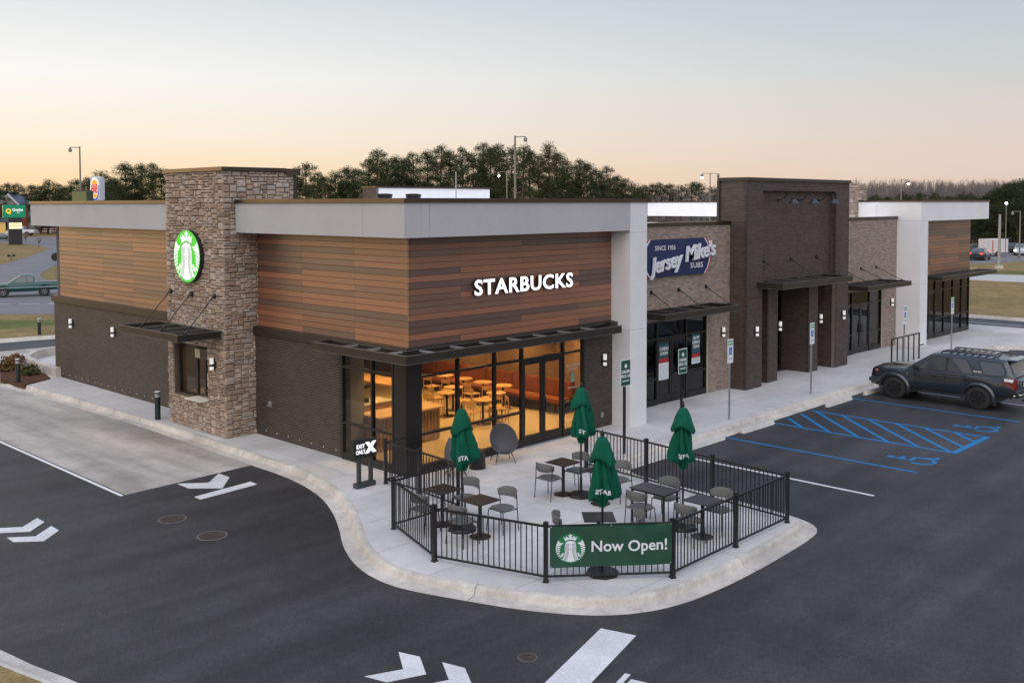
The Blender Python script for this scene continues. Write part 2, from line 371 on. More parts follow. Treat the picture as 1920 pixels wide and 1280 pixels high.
# raised concrete bed wall, mulch bed and shrubs by the far left corner
wall_px = [(104, 690), (85, 683.5), (69, 678.5), (53, 671.6), (46.4, 668), (51.6, 662), (69, 655), (104, 649), (150, 644)]
wp = smooth_path([tuple(at(x, y, .36))[:2] for x, y in wall_px], 5)
wpi = offset_path(wp, -.2)
b = MB(); n = len(wp)
for (a, c) in zip(wp, wpi): b.v += [(a[0], a[1], -.15), (a[0], a[1], .34), (a[0]+(c[0]-a[0])*.1, a[1]+(c[1]-a[1])*.1, .36), (c[0], c[1], .36), (c[0], c[1], -.15)]
for i in range(n-1):
    for q in range(5): b.f.append((i*5+q, (i+1)*5+q, (i+1)*5+(q+1) % 5, i*5+(q+1) % 5))
b.f += [(4, 3, 2, 1, 0), tuple((n-1)*5+q for q in range(5))]
w = tag(b.build('retaining_wall', M_kerb, smooth=35), 'low curved concrete retaining wall at the far left corner of the building', 'wall')
mp = [tuple(at(x, y, .03))[:2] for x, y in mulch_px]
mb_ = struct('mulch_bed', MB().prism(mp, -.1, .03), mat('mulch', (.10, .050, .032), .95, .1, noise=[(5, .6, 1.4), (40, .5, 1.5)], bump=(45, 1)))
def shrub(loc, r, col, label, seed, n=420):
    rr = random.Random(seed); t = thing('shrub', label, 'shrub', loc, group='shrubs in the mulch bed')
    b = MB()
    for k in range(n):
        d = Vector((rr.gauss(0, 1), rr.gauss(0, 1), abs(rr.gauss(0, 1)))).normalized()*r*(.35+.65*rr.random()); d.z = d.z*.95+.05
        u = Vector((rr.gauss(0, 1), rr.gauss(0, 1), rr.gauss(0, 1))).normalized(); v = u.orthogonal()*.035; u = u*.06
        b.add([d-u, d-v, d+u, d+v], [(0, 1, 2, 3)])
    b.build('foliage', mat('shrub_'+str(seed), col, .8, .2, noise=(4, .7, 1.3)), t)
    s = MB()
    for k in range(5): s.cyl((0, 0, 0), (rr.uniform(-r, r)*.5, rr.uniform(-r, r)*.5, r*.7), .012, .006, 5)
    s.build('stem', mat('twig', (.10, .075, .05), .9), t)
for (px, py, r, col, lab, sd) in ((14, 694, .55, (.14, .075, .03), 'reddish brown shrub left of the bollard in the mulch bed', 1), (30, 684, .45, (.17, .10, .06), 'pale dry shrub behind the bollard in the mulch bed', 2), (55, 702, .42, (.075, .075, .025), 'olive green shrub between the bollard and the concrete wall', 3)):
    p = at(px, py, .03); shrub((p.x, p.y, .03), r, col, lab, sd)

# ------------------------------------------------------------------ painted markings (thin sheets of paint on the asphalt)
M_blue = mat('blue_road_paint', (.004, .165, .40), .6, .3, noise=(8, .8, 1.15))
M_wpaint = mat('white_road_paint', (.66, .66, .67), .6, .3, noise=[(1.2, .82, 1.08), (25, .8, 1.12)])
def paint(poly, m=M_wpaint, name='painted_line', up=.004): return struct(name, MB().prism([tuple(p)[:2] for p in poly], AZ-.02, AZ+up), m, lot)
def stripe(a, c, w, m=M_wpaint, up=.004):
    a = Vector(a); c = Vector(c); d = (c-a).normalized(); nrm_ = Vector((-d[1], d[0]))*w/2
    return paint([a-nrm_, c-nrm_, c+nrm_, a+nrm_], m, up=up)
stripe((22.12, 9.88), (22.12, 15.3), .1)
stripe((24.78, 9.97), (24.78, 15.4), .1, M_blue); stripe((32.7, 10.05), (32.75, 15.55), .1, M_blue)
def aisle(x0, x1, y0, y1, n, sg=1):
    stripe((x0, y0), (x0, y1), .1, M_blue); stripe((x1, y0), (x1, y1), .1, M_blue); stripe((x0-.05, y0), (x1+.05, y0), .16, M_blue, .0048)
    L = x1-x0; k = -L
    while k < (y1-y0):                         # 45 degree hatching, clipped to the bay
        a, c = y0+k, y0+k+L                    # y at x0 and x1
        pts = []
        lo, hi = 0, 1
        if sg < 0: a, c = c, a
        t0, t1 = (0, 1)
        ya, yc = a, c
        def tt(y): return (y-a)/(c-a)
        ts = sorted([tt(y0), tt(y1)]); t0 = max(0, ts[0]); t1 = min(1, ts[1])
        if t1-t0 > .12: stripe((x0+.05+(L-.1)*t0, a+(c-a)*t0), (x0+.05+(L-.1)*t1, a+(c-a)*t1), .11, M_blue, .0056)
        k += n
aisle(27.4, 29.9, 10.05, 15.45, .87)
stripe((35.45, 9.9), (35.45, 15.5), .1)
stripe((38.1, 10.05), (38.1, 15.5), .1, M_blue); aisle(40.7, 43.2, 10.05, 15.5, .92); stripe((45.9, 10), (45.9, 15.5), .1, M_blue)
def wheelchair(x, y):
    """access symbol, read from the lane looking towards the building (up = +y)"""
    s = 1.25; b = MB()
    def q(pts): b.prism([(x+u*s, y+v*s) for u, v in pts], AZ-.02, AZ+.0040+.0003*(len(b.f) % 11)/11+.00004*len(b.f)**.5)
    ring = [(-.02+.30*math.cos(a), -.18+.30*math.sin(a)) for a in [rad(155+i*14.5) for i in range(17)]]
    for i in range(16):
        a, c = ring[i], ring[i+1]; f = .74
        cc = lambda p: (-.02+(p[0]+.02)*f, -.18+(p[1]+.18)*f)
        q([a, c, cc(c), cc(a)])
    q([(-.13, .10), (-.04, .10), (-.04, .34), (-.13, .34)])
    q([(-.13, -.02), (.20, -.02), (.20, .06), (-.13, .06)]); q([(.14, .0), (.22, .03), (.40, -.36), (.32, -.40)]); q([(.32, -.40), (.50, -.38), (.50, -.30), (.34, -.32)])
    q([(-.04, .20), (.16, .20), (.16, .27), (-.04, .27)])
    q([(-.08+.09*math.cos(k*.7), .44+.09*math.sin(k*.7)) for k in range(9)])
    return struct('painted_symbol', b, M_blue, lot)
c1 = at(1712, 861, AZ); c2 = at(1832, 802, AZ); wheelchair(c1.x, c1.y); wheelchair(c2.x, c2.y); wheelchair(39.4, c2.y)
A1 = lambda x, y: at(x/3.764, 840+y/3.764, AZ); A2 = lambda x, y: at(640+x/3, 1120+y/3, AZ)
for cv, poly in ((A1, [(1250, 250), (1330, 283), (1570, 283), (1620, 205), (1545, 178), (1472, 243)]), (A1, [(1370, 343), (1415, 362), (1815, 255), (1770, 235)]),
                 (A1, [(-60, 566), (160, 555), (262, 492), (313, 520), (212, 588), (-10, 598)]), (A1, [(48, 630), (250, 622), (362, 548), (415, 580), (310, 655), (95, 662)]),
                 (A2, [(130, 442), (348, 402), (322, 305), (442, 332), (477, 430), (255, 475)]), (A2, [(385, 508), (605, 462), (568, 363), (695, 395), (740, 498), (510, 545)]),
                 (A2, [(900, 716), (1460, 172), (1658, 213), (1180, 716)]), (A2, [(1440, 590), (1595, 425), (1628, 432), (1480, 590)]), (A2, [(1590, 500), (1630, 458), (1760, 488), (1725, 530)])):
    paint([cv(*p) for p in poly], name='painted_arrow' if len(poly) == 6 else 'painted_line')
# bottom left kerbed island
isl = smooth_path([tuple(at(x, y, AZ))[:2] for x, y in ((-420, 1060), (-200, 1130), (0, 1218), (60, 1246), (150, 1282), (230, 1330), (330, 1420))], 4)
kerb_run(isl[::-1], parent=lot, m=M_kerb)
ii = offset_path(isl, -.42)
struct('verge', MB().prism([tuple(p) for p in ii]+[tuple(at(330, 1600, 0))[:2], tuple(at(-420, 1600, 0))[:2]], -.2, .0), ground_mat(), lot)
# edge kerbs of the lot, left rear and right
for pts in ([tuple(at(x, y, AZ))[:2] for x, y in ((-300, 668), (0, 643), (102, 635), (200, 629))], [(60.2, 60), (60.5, 22), (60.5, 10), (60.4, -44)]):
    kerb_run(resample(pts, 2.0), parent=lot)
stripe((58.2, -30), (58.3, 50), .1)
# roads beyond the lot
M_road = mat('old_road', (.17, .17, .175), .85, .2, noise=[(.3, .85, 1.12), (12, .9, 1.1)])
def px_sheet(name, pts, z, m): return quad_sheet(name, [at(x, y, z) for x, y in pts], z, m, .3)
road = px_sheet('road', [(-700, 592), (160, 588), (160, 534), (60, 536), (-700, 545)], GZ+.03, M_road)
drv = px_sheet('driveway', [(0, 541), (-60, 510), (0, 497), (25, 490.5), (75, 474), (94, 466), (70, 460), (30, 456), (-40, 452), (-40, 447), (115, 444), (115, 497), (105, 497), (82, 509), (75, 514), (82, 523), (92, 528), (110, 535)], GZ+.026, M_road)
for (x0, y0, x1, y1) in ((-60, 571, 20, 571), (35, 571, 75, 570), (90, 570, 130, 570)):
    a, c = at(x0, y0, GZ), at(x1, y1, GZ); d = (c-a).normalized(); n_ = Vector((-d.y, d.x, 0))*.07
    struct('painted_line', MB().prism([tuple(p)[:2] for p in (a-n_, c-n_, c+n_, a+n_)], GZ, GZ+.034), M_wpaint, road)
road2 = px_sheet('road', [(1700, 502), (1920, 489), (2300, 470), (2300, 447), (1920, 468), (1700, 478)], GZ+.03, M_road)
px_sheet('path', [(1700, 510), (1920, 516), (2200, 524), (2200, 540), (1920, 529), (1700, 519)], GZ+.024, mat('pale_path', (.42, .41, .40), .85, noise=(4, .9, 1.1)))
# greener strips of grass
M_green = mat('green_grass', (.105, .125, .040), .95, .1, noise=[(.5, .7, 1.3), (12, .7, 1.3)], bump=(30, .6))
struct('grass_strip', MB().prism([tuple(at(x, y, -.45))[:2] for x, y in ((-500, 620), (160, 615), (160, 598), (-500, 602))], GZ-.2, GZ+.02), M_green)
struct('grass_strip', MB().prism([tuple(at(x, y, GZ))[:2] for x, y in ((1700, 508), (1920, 514), (2200, 522), (2200, 516), (1920, 509), (1700, 505))], GZ-.2, GZ+.016), M_green)
def cover(px, py, r, label):
    p = at(px, py, AZ); t = thing('manhole_cover', label, 'manhole', (p.x, p.y, AZ), group='iron covers set in the asphalt')
    M_iron = mat('rusty_iron', (.065, .046, .037), .75, .4, .3, noise=[(9, .7, 1.3), (60, .7, 1.3)], bump=(60, .6)); M_ring = mat('iron_ring', (.12, .10, .088), .7, .3, noise=(12, .8, 1.2))
    MB().lathe([(r, -.05), (r, .006), (r*.86, .008), (r*.86, -.05)], 32).build('rim', M_ring, t)
    b = MB(); b.lathe([(r*.84, -.05), (r*.84, .004)], 32)
    g = MB()
    k = -r*.7
    while k < r*.7:
        h = math.sqrt(max(.0001, (r*.78)**2-k*k)); g.box(k-.012, k+.012, -h, h, .004, .009); k += .07
    b.build('lid', M_iron, t); g.build('tread', M_iron, t)
cover(323, 973, .30, 'round iron manhole cover nearest the concrete drive lane'); cover(398, 1004, .31, 'rusty round manhole cover right of the other one in the asphalt'); cover(989, 1232, .15, 'small round iron cover in the asphalt between the painted arrows')
# ================================================================== THE BUILDING
bld = thing('retail_building', 'long single-storey retail building with wood, brick and stone fronts and grey fascia', 'building', (34, 29, 0), world=True)
M_stucco = mat('stucco', (.43, .43, .435), .88, .2, noise=[(.7, .95, 1.05), (30, .94, 1.06)], bump=(120, .25))
M_stuccoW = mat('white_stucco', (.72, .72, .73), .88, .2, noise=[(.7, .95, 1.05), (30, .94, 1.06)], bump=(120, .25))
M_tpo = mat('roof_membrane', (.86, .86, .87), .6, .3, noise=(3, .96, 1.04))
M_core = mat('wall_core', (.10, .09, .085), .9)
M_frame = mat('window_frame', (.016, .014, .013), .35, .5, .2)
M_glass = glass_mat('window_glass'); M_glass2 = glass_mat('dark_window_glass', (.38, .38, .39))
M_cap = mat('parapet_metal', (.075, .060, .045), .30, .5, .75, noise=(1.5, .85, 1.15))
YF, XF = 17.79, 14.86                          # fascia planes (front, left)
YW, XW = 18.48, 15.55                          # cladding planes
XB = 15.45                                     # dark brick plane, left side
YJ, Y4, YB = 19.1, 19.4, 18.43                 # tan brick walls, brown tower
ZB = 2.87                                      # top of the glass / base brick

def brick_panels(name, label, rects, attr, m_name, mortar, parent=None, h=.0678, w=.203, g=.010, soldier=None):
    """rects: (axis, plane, u0, u1, z0, z1). Real bricks standing 7 mm proud of the mortar bed"""
    core = MB(); b = MB(); rr = random.Random(len(name)+len(rects))
    for (ax, p, u0, u1, z0, z1) in rects:
        core.wbox(ax, p, u0, u1, z0, z1, -.12, -.0)
        r = int(math.floor(z0/h))
        while r*h < z1:
            a, c = max(z0, r*h+g/2), min(z1, (r+1)*h-g/2)
            if c-a > .012:
                k = math.floor(u0/w)-1
                while (k+.5*(r % 2))*w < u1:
                    s, e = max(u0, (k+.5*(r % 2))*w+g/2), min(u1, (k+1+.5*(r % 2))*w-g/2)
                    if e-s > .02:
                        d = .006+.002*rr.random(); tone = rr.random()
                        if ax == 'y': v = [(s, p, a), (e, p, a), (e, p, c), (s, p, c), (s, p-d, a), (e, p-d, a), (e, p-d, c), (s, p-d, c)]
                        elif ax == 'x': v = [(p, e, a), (p, s, a), (p, s, c), (p, e, c), (p-d, e, a), (p-d, s, a), (p-d, s, c), (p-d, e, c)]
                        b.add(v, [(4, 5, 6, 7), (0, 1, 5, 4), (1, 2, 6, 5), (2, 3, 7, 6), (3, 0, 4, 7)], tone)
                    k += 1
            r += 1
    co = core.build(name, mortar, parent or bld)
    if label: co['label'] = label
    o = b.build('bricks', mat(m_name, (.1, .1, .1), .75, .35, attr=attr, noise=(40, .85, 1.15), bump=(90, .3), coat=(.35, .45, 1.5)), co); o['kind'] = 'stuff'
    return co
DARK = [(0, (.026, .020, .017)), (.5, (.040, .031, .026)), (.8, (.054, .038, .031)), (1, (.032, .028, .027))]
TAN = [(0, (.200, .142, .115)), (.4, (.265, .195, .160)), (.75, (.330, .255, .212)), (1, (.180, .140, .122))]
BROWN = [(0, (.042, .031, .028)), (.5, (.060, .044, .039)), (.8, (.078, .053, .046)), (1, (.038, .031, .030))]
M_mortD = mat('dark_mortar', (.23, .195, .165), .9, noise=(20, .85, 1.15)); M_mortT = mat('light_mortar', (.60, .52, .46), .9, noise=(20, .85, 1.15)); M_mortB = mat('brown_mortar', (.18, .145, .128), .9, noise=(20, .85, 1.15))

M_plate_ = mat('vent_white', (.7, .7, .7), .5)
# ---- dark brick base of the corner shop
for lab_, r_ in (('long dark brick base wall left of the stone tower', ('x', XB, 28.40, 39.35, 0, ZB)), ('dark brick base wall between the stone tower and the glass', ('x', XB, 21.02, 25.16, 0, ZB)), ('narrow dark brick pier beside the grey fin', ('y', YW-.03, 22.06, 23.33, 0, ZB)), (None, ('y', 21.02, XB, XB+.25, 0, ZB))): brick_panels('brick_wall', lab_, [r_], DARK, 'dark_brick', M_mortD)
# brick return of the left wall and the rear
MB().box(XB+.12, 15.9, 39.0, 39.33, 0, 5.6).build('rear_wall', M_core, bld)
for u in range(20):                             # pale weep vents low in the brickwork
    for (y_, ok) in ((28.7+u*.55, u < 19), (21.3+u*.55, u < 7)):
        if ok: MB().box(XB-.011, XB-.004, y_, y_+.03, .145, .175).build('weep_vent', M_plate_, bld)
# ---- metal band over the base
b = MB(); b.box(XB-.09, XB+.13, 28.44, 39.42, ZB, 3.1); b.build('band', M_bronze, bld)
b = MB(); b.box(XB-.09, XB+.13, YW-.12, 25.1, ZB, 3.1); b.box(XB+.13, 23.34, YW-.12, YW+.12, ZB, 3.1); b.build('band', M_bronze, bld)
b = MB(); b.box(23.0, 23.33, YW-.24, YW-.12, ZB+.0, 3.085); b.build('band', M_bronze, bld)

# ---- wood cladding: every board its own piece
TONES = [('wood_rust', (.260, .098, .046)), ('wood_umber', (.098, .050, .035)), ('wood_sienna', (.205, .080, .040)), ('wood_walnut', (.150, .070, .042))]
unit = {}
for nm, c in TONES:
    m = mat(nm, c, .45, .65, coat=(.75, .36, 1.6), noise=[(6, .82, 1.18), (40, .85, 1.12)], stretch=(.6, .6, 14), var=.10)
    b = MB().box(0, 1, 0, 1, 0, 1); unit[nm] = b.mesh('board', m)
def cladding(axis, plane, cuts, z0, z1, label, seed):
    rr = random.Random(seed); cl = MB().wbox(axis, plane, cuts[0], cuts[-1], z0, z1, -.14, -.03).build('wood_cladding', M_core, bld); cl['label'] = label
    n = 17; h = (z1-z0)/n
    for r in range(n):
        k = 0
        while k < len(cuts)-1:
            span = 1 if rr.random() < .55 else 2; e = min(len(cuts)-1, k+span)
            nm = rr.choices([t[0] for t in TONES], [.38, .26, .22, .14])[0]
            for q in range(k, e):
                o = link('board', unit[nm], cl); d = .030+.002*rr.random(); a, c = cuts[q]+.0015, cuts[q+1]-.0015; zz = z0+r*h+.004
                if axis == 'y': o.location = (a, plane-.002*rr.random(), zz); o.scale = (c-a, d, h-.011)
                else: o.location = (plane-.002*rr.random(), a, zz); o.scale = (d, c-a, h-.011)
            k = e
    return cl
cladding('y', YW, [XW, 17.25, 19.46, 21.85, 23.33], 3.1, 5.74, 'reddish brown horizontal wood boards on the shop front', 3)
cladding('x', XW, [YW+.03, 20.6, 22.9, 25.14], 3.1, 5.74, 'horizontal wood boards between the corner and the stone tower', 4)
cladding('x', XW, [28.42, 30.6, 32.9, 35.2, 37.4, 39.0], 3.1, 5.74, 'sunlit horizontal wood boards left of the stone tower', 5)
MB().box(XW+.14, XW+.3, YW+.1, 39.0, 3.1, 5.74).box(XW+.3, 23.33, YW+.141, YW+.3, 3.1, 5.74).build('inner_wall', M_core, bld)

# ---- grey stucco fascia with control joints, metal parapet cap
def fascia(label, panels, m=None):
    m = m or M_stucco; f = None
    for k, (x0, x1, y0, y1, z0, z1) in enumerate(panels):
        o = MB().box(x0, x1, y0, y1, z0, z1).build('fascia' if f is None else 'panel', m, bld if f is None else f)
        if f is None: f = o; f['label'] = label
    return f
fz0, fz1 = 5.76, 6.58
fascia('smooth grey stucco fascia wrapping the corner shop', [(XF, XF+.5, 19.35, 25.11, fz0, fz1), (XF, XF+.5, YF+.002, 19.343, fz0, fz1), (XF+.503, 15.62, YF, YF+.5, fz0, fz1), (15.627, 23.325, YF, YF+.5, fz0, fz1), (XF, XF+.5, 28.45, 39.9, fz0, fz1), (XF+.5, XF+1.2, 39.4, 39.88, fz0, fz1)])
MB().box(XF+.501, 23.33, YF+.501, YW+.5, fz0+.003, fz0+.05).box(XF+.501, XW+.4, YW+.5, 39.39, fz0+.003, fz0+.05).build('soffit', mat('soffit_metal', (.03, .028, .027), .6), bld)
f = fascia('tall grey stucco fin between the coffee shop and the sandwich shop', [(23.33, 24.14, YF-.002, YW+.7, 2.86, 5.70), (23.33, 24.14, YF-.001, YW+.7, 0, 2.853), (23.332, 24.14, YF-.002, YW+.7, 5.707, fz1)], mat('fin_stucco', (.68, .68, .69), .88, .2, noise=[(.7, .95, 1.05), (30, .94, 1.06)], bump=(120, .25)))
b = MB(); b.box(XF-.04, XF+.36, YF-.04, 25.12, fz1, 6.68).box(XF+.36, 24.17, YF-.041, YF+.36, fz1, 6.682).box(23.9, 24.17, YF+.36, 23, fz1, 6.679); b.build('parapet_cap', M_cap, bld)
b = MB(); b.box(XF-.04, XF+.36, 28.44, 39.94, fz1, 6.68).box(XF+.36, 53.9, 39.56, 39.93, fz1, 6.679); b.build('parapet_cap', M_cap, bld)

# ---- roof, parapet walls
MB().box(16.0, 53.7, 19.55, 39.6, 5.2, 5.3).build('roof', M_tpo, bld)
MB().box(53.72, 54.05, 19.5, 39.55, 5.72, fz1).build('parapet_wall', M_tpo, bld)
MB().box(XF+1.2, 53.7, 39.6, 39.88, 0, fz1).build('rear_wall', M_tpo, bld)
MB().box(53.75, 54.0, 19.2, 39.6, 0, 5.0).build('end_wall', M_core, bld)
MB().box(24.0, 24.14, YW+.7, 23, 5.3, fz1).build('parapet_wall', M_tpo, bld)
MB().box(53.68, 54.1, 18.8, 39.56, fz1, 6.66).build('parapet_cap', M_cap, bld)
for (px, dep) in ((721, 30), (775, 30.5)):
    p = far(px, 366, dep); v = MB().lathe([(.13, 5.3), (.13, 6.70), (.22, 6.72), (.24, 6.80), (.24, 6.84), (.10, 6.86)], 20, (p.x, p.y, 0)).build('roof_vent', M_black, bld, smooth=40)
p = far(855, 350, 44); MB().cyl((p.x, p.y, 5.3), (p.x, p.y, 7.95), .03, .02, 8).build('antenna', M_steel, bld)

# ---- stone tower: ashlar blocks
TX0, TX1, TY0, TY1, TZ = 14.48, 16.80, 25.13, 28.43, 7.48
b = MB(); b.box(TX0+.05, TX1, TY0+.05, TY1, 2.46, TZ); b.box(TX0+.05, TX1, TY0+.05, 26.12, 0, 2.46); b.box(TX0+.05, TX1, 28.1, TY1, 0, 2.46); b.box(TX0+.05, TX0+.45, 26.12, 28.1, 0, .93)
tower = b.build('stone_tower', mat('stone_mortar', (.085, .070, .058), .95, noise=(30, .8, 1.2)), bld); tower['label'] = 'tall tower of brown ashlar stone with the drive-through window'
STONE = [(0, (.190, .140, .105)), (.2, (.270, .205, .155)), (.4, (.330, .260, .205)), (.55, (.235, .185, .155)), (.7, (.365, .300, .245)), (.85, (.255, .175, .130)), (1, (.300, .270, .240))]
STONE = [(p_, tuple(1.28*q for q in c_)) for p_, c_ in STONE]
mS = mat('ledge_stone', (.3, .25, .2), .85, .25, var=STONE, noise=[(3, .75, 1.22), (18, .82, 1.18)], bump=(14, .9)); mS2 = mat('ledge_stone_small', (.3, .25, .2), .85, .25, attr=STONE, noise=[(3, .75, 1.22), (18, .82, 1.18)], bump=(14, .9))
def stone_verts(rr):
    j = lambda: rr.uniform(-.03, .03); d = lambda: rr.uniform(.72, 1.0)
    o = [(0, 0), (1, 0), (1, 1), (0, 1)]; i = [(.07, .10), (.93, .10), (.93, .90), (.07, .90)]
    v = [(u, w, 0) for u, w in o]+[(u+j()*.4, w+j()*.4, .45) for u, w in [(.015, .02), (.985, .02), (.985, .98), (.015, .98)]]+[(u+j(), w+j()*1.5, d()) for u, w in i]+[(.5+j()*4, .5+j()*4, rr.uniform(.85, 1.15))]
    f = [(k, (k+1) % 4, 4+(k+1) % 4, 4+k) for k in range(4)]+[(4+k, 4+(k+1) % 4, 8+(k+1) % 4, 8+k) for k in range(4)]+[(8+k, 8+(k+1) % 4, 12) for k in range(4)]
    return v, f
rs = random.Random(5); SV = [stone_verts(rs) for _ in range(10)]; SME = []
for v, f in SV:
    b = MB(); b.add(v, f); SME.append(b.mesh('stone', mS))
def ashlar(W, H, hole, rr, un=.075):
    nu, nz = int(round(W/un)), int(round(H/un)); occ = [[False]*nu for _ in range(nz)]; out = []
    for r in range(nz):
        for c in range(nu):
            u, z = (c+.5)*W/nu, (r+.5)*H/nz
            if hole and hole[0] < u < hole[1] and hole[2] < z < hole[3]: occ[r][c] = True
    for r in range(nz):
        for c in range(nu):
            if occ[r][c]: continue
            w, h = rr.choices([(2, 1), (3, 1), (4, 1), (5, 1), (2, 2), (3, 2), (4, 2), (5, 2), (3, 3), (4, 3)], [1, 2.5, 2.5, 1.2, 2.2, 3, 2.4, 1, 1, .7])[0]
            h = min(h, nz-r); k = 0
            while k < w and c+k < nu and not occ[r][c+k]: k += 1
            w = k
            while h > 1 and any(occ[r+q][c+k] for q in range(h) for k in range(w)): h -= 1
            if c+w == nu-1 and not occ[r][nu-1]: w += 1 if all(not occ[r+q][nu-1] for q in range(h)) else 0
            for q in range(h):
                for k in range(w): occ[r+q][c+k] = True
            out.append((c*W/nu, r*H/nz, w*W/nu, h*H/nz))
    return out
st = []
for (u, z, w, h) in ashlar(TY1-TY0, TZ, (.33, 2.31, .93, 2.47), rs): st.append(('x', u, z, w, h))
for (u, z, w, h) in ashlar(TX1-TX0, TZ, None, rs):
    if u < 1.25 or z > 5.6: st.append(('y', u, z, w, h))
vis = sorted([s for s in st if s[3] > .05], key=lambda s: -s[3]*s[4]*(1 if s[0] == 'x' else .9))
big, small = vis[:300], vis[300:]
g = .010
def place(kind, u, z, w, h):
    dep = rs.uniform(.05, .085)
    if kind == 'x':     # wall facing -x; unit u runs towards -y so that faces point out
        return Matrix(((0, 0, -dep, TX0+.055), (-(w-g), 0, 0, TY1-u-g/2), (0, h-g, 0, z+g/2), (0, 0, 0, 1)))
    return Matrix(((w-g, 0, 0, TX0+u+g/2), (0, 0, -dep, TY0+.055), (0, h-g, 0, z+g/2), (0, 0, 0, 1)))
hole_fix = lambda s: s
for (kind, u, z, w, h) in big:
    o = link('stone', rs.choice(SME), tower); o.matrix_basis = place(kind, u, z, w, h)
b = MB()
for (kind, u, z, w, h) in small:
    v, f = rs.choice(SV); M_ = place(kind, u, z, w, h); b.add([M_ @ Vector(q) for q in v], f, rs.random())
o = b.build('stones', mS2, tower); o['kind'] = 'stuff'
b = MB(); b.box(TX0-.05, TX1-.28, TY0-.05, TY1+.05, TZ, TZ+.11).box(TX1-.28, TX1+.2, TY0-.05, TY1+.05, TZ-.1, TZ+.10); b.build('tower_cap', M_cap, tower)
MB().box(TX1+.001, TX1+.1, TY0, TY1, 5.6, TZ-.1).build('back_flashing', M_bronze, tower)

# ---- windows and doors
def storefront(axis, plane, us, zs, skip=(), glass=M_glass, t=.06, dep=.11, label=None, head=None):
    """mullion grid; us, zs grid lines; skip = set of (column) that hold doors"""
    s = MB(); r0, r1 = us[0], us[-1]
    s.wbox(axis, plane, r0, r1, zs[-1]-t*.5, zs[-1]+t*.5, -dep/2-.001, dep/2+.001)
    sf = s.build('storefront', M_frame, bld)
    if label: sf['label'] = label
    for u in us: MB().wbox(axis, plane, u-t/2, u+t/2, 0, zs[-1]-t*.5, -dep/2, dep/2).build('mullion', M_frame, sf)
    for k in range(len(us)-1):
        a, c = us[k]+t/2, us[k+1]-t/2
        lv = zs if k not in skip else zs[-2:]
        for q, z in enumerate(lv[:-1]):
            hh = t if q or k in skip else .2
            lo = z-(t*.5 if (q or k in skip) else .08)
            MB().wbox(axis, plane, a, c, lo, lo+hh, -dep/2+.003, dep/2-.003).build('rail', M_frame, sf)
            MB().wbox(axis, plane, a, c, lo+hh, lv[q+1]-t*.5, -.005, .005).build('pane', glass, sf)
    return sf
def door(axis, plane, u0, u1, z1, hand, glass=M_glass, label=None):
    b = MB(); fr = .09
    b.wbox(axis, plane, u0+.005, u0+fr, .01, z1-.005, -.03, .03); b.wbox(axis, plane, u1-fr, u1-.005, .01, z1-.005, -.03, .03)
    b.wbox(axis, plane, u0+fr, u1-fr, .01, .28, -.029, .029); b.wbox(axis, plane, u0+fr, u1-fr, z1-.13, z1-.005, -.029, .029)
    d = b.build('door', M_frame, bld)
    if label: d['label'] = label
    MB().wbox(axis, plane, u0+fr, u1-fr, .28, z1-.13, -.005, .005).build('pane', glass, d)
    h = MB(); u = u1-.05 if hand > 0 else u0+.05
    for z in (.95, 1.2): h.wbox(axis, plane, u-.012, u+.012, z-.012, z+.012, .03, .09)
    h.wbox(axis, plane, u-.015, u+.015, .90, 1.25, .075, .10); h.build('handle', M_black, d)
# corner shop, front and left
MB().box(15.39, 15.84, YW-.06, YW+.39, 0, ZB-.001).build('corner_post', M_frame, bld)
storefront('y', YW, [15.87, 17.12, 18.43, 19.46, 21.14, 22.0], [.08, .95, 2.36, ZB-.04], skip={3}, label='tall glazed shop front with dark frames')
door('y', YW, 19.49, 20.295, 2.33, 1, label='left leaf of the glazed double door'); door('y', YW, 20.305, 21.11, 2.33, -1, label='right leaf of the glazed double door')
MB().wbox('y', YW, 19.49, 21.11, 0, .012, -.06, .1).build('threshold', M_steel, bld)
storefront('x', XB, [18.93, 19.76, 20.98], [.08, .95, 2.40, ZB-.04], label='glazed side wall next to the corner post')
# drive-through window in the tower
sw = MB().box(TX0+.20, TX0+.26, 26.12, 26.19, .93, 2.46).box(TX0+.20, TX0+.26, 28.03, 28.1, .93, 2.46).box(TX0+.20, TX0+.26, 26.19, 28.03, .93, 1.0).box(TX0+.20, TX0+.26, 26.19, 28.03, 2.40, 2.46).box(TX0+.20, TX0+.26, 27.02, 27.12, 1.0, 2.40).build('service_window', M_frame, bld)
MB().box(TX0+.228, TX0+.236, 27.12, 28.03, 1.0, 2.40).build('pane', M_glass, sw); MB().box(TX0+.236, TX0+.242, 26.19, 27.02, 1.0, 2.06).build('pane', M_glass, sw)
MB().box(TX0+.21, TX0+.25, 26.57, 26.61, 1.0, 2.05).build('mullion', M_frame, sw)
b = MB(); b.box(TX0+.10, TX0+.30, 26.22, 27.00, 2.06, 2.38)
b.build('air_curtain', M_black, sw)
b = MB()
for k in range(6): b.box(TX0+.085, TX0+.10, 26.70+k*.048, 26.725+k*.048, 2.10, 2.35)
b.build('grille', mat('grille', (.55, .5, .35), .5), sw)
MB().box(TX0-.22, TX0+.2, 26.15, 27.05, .91, .94).build('counter_shelf', mat('stainless_glow', (.6, .6, .58), .3, .5, .4, emit=((1, .9, .7), .12)), sw)  # warm light on the steel shelf is put in as a faint glow
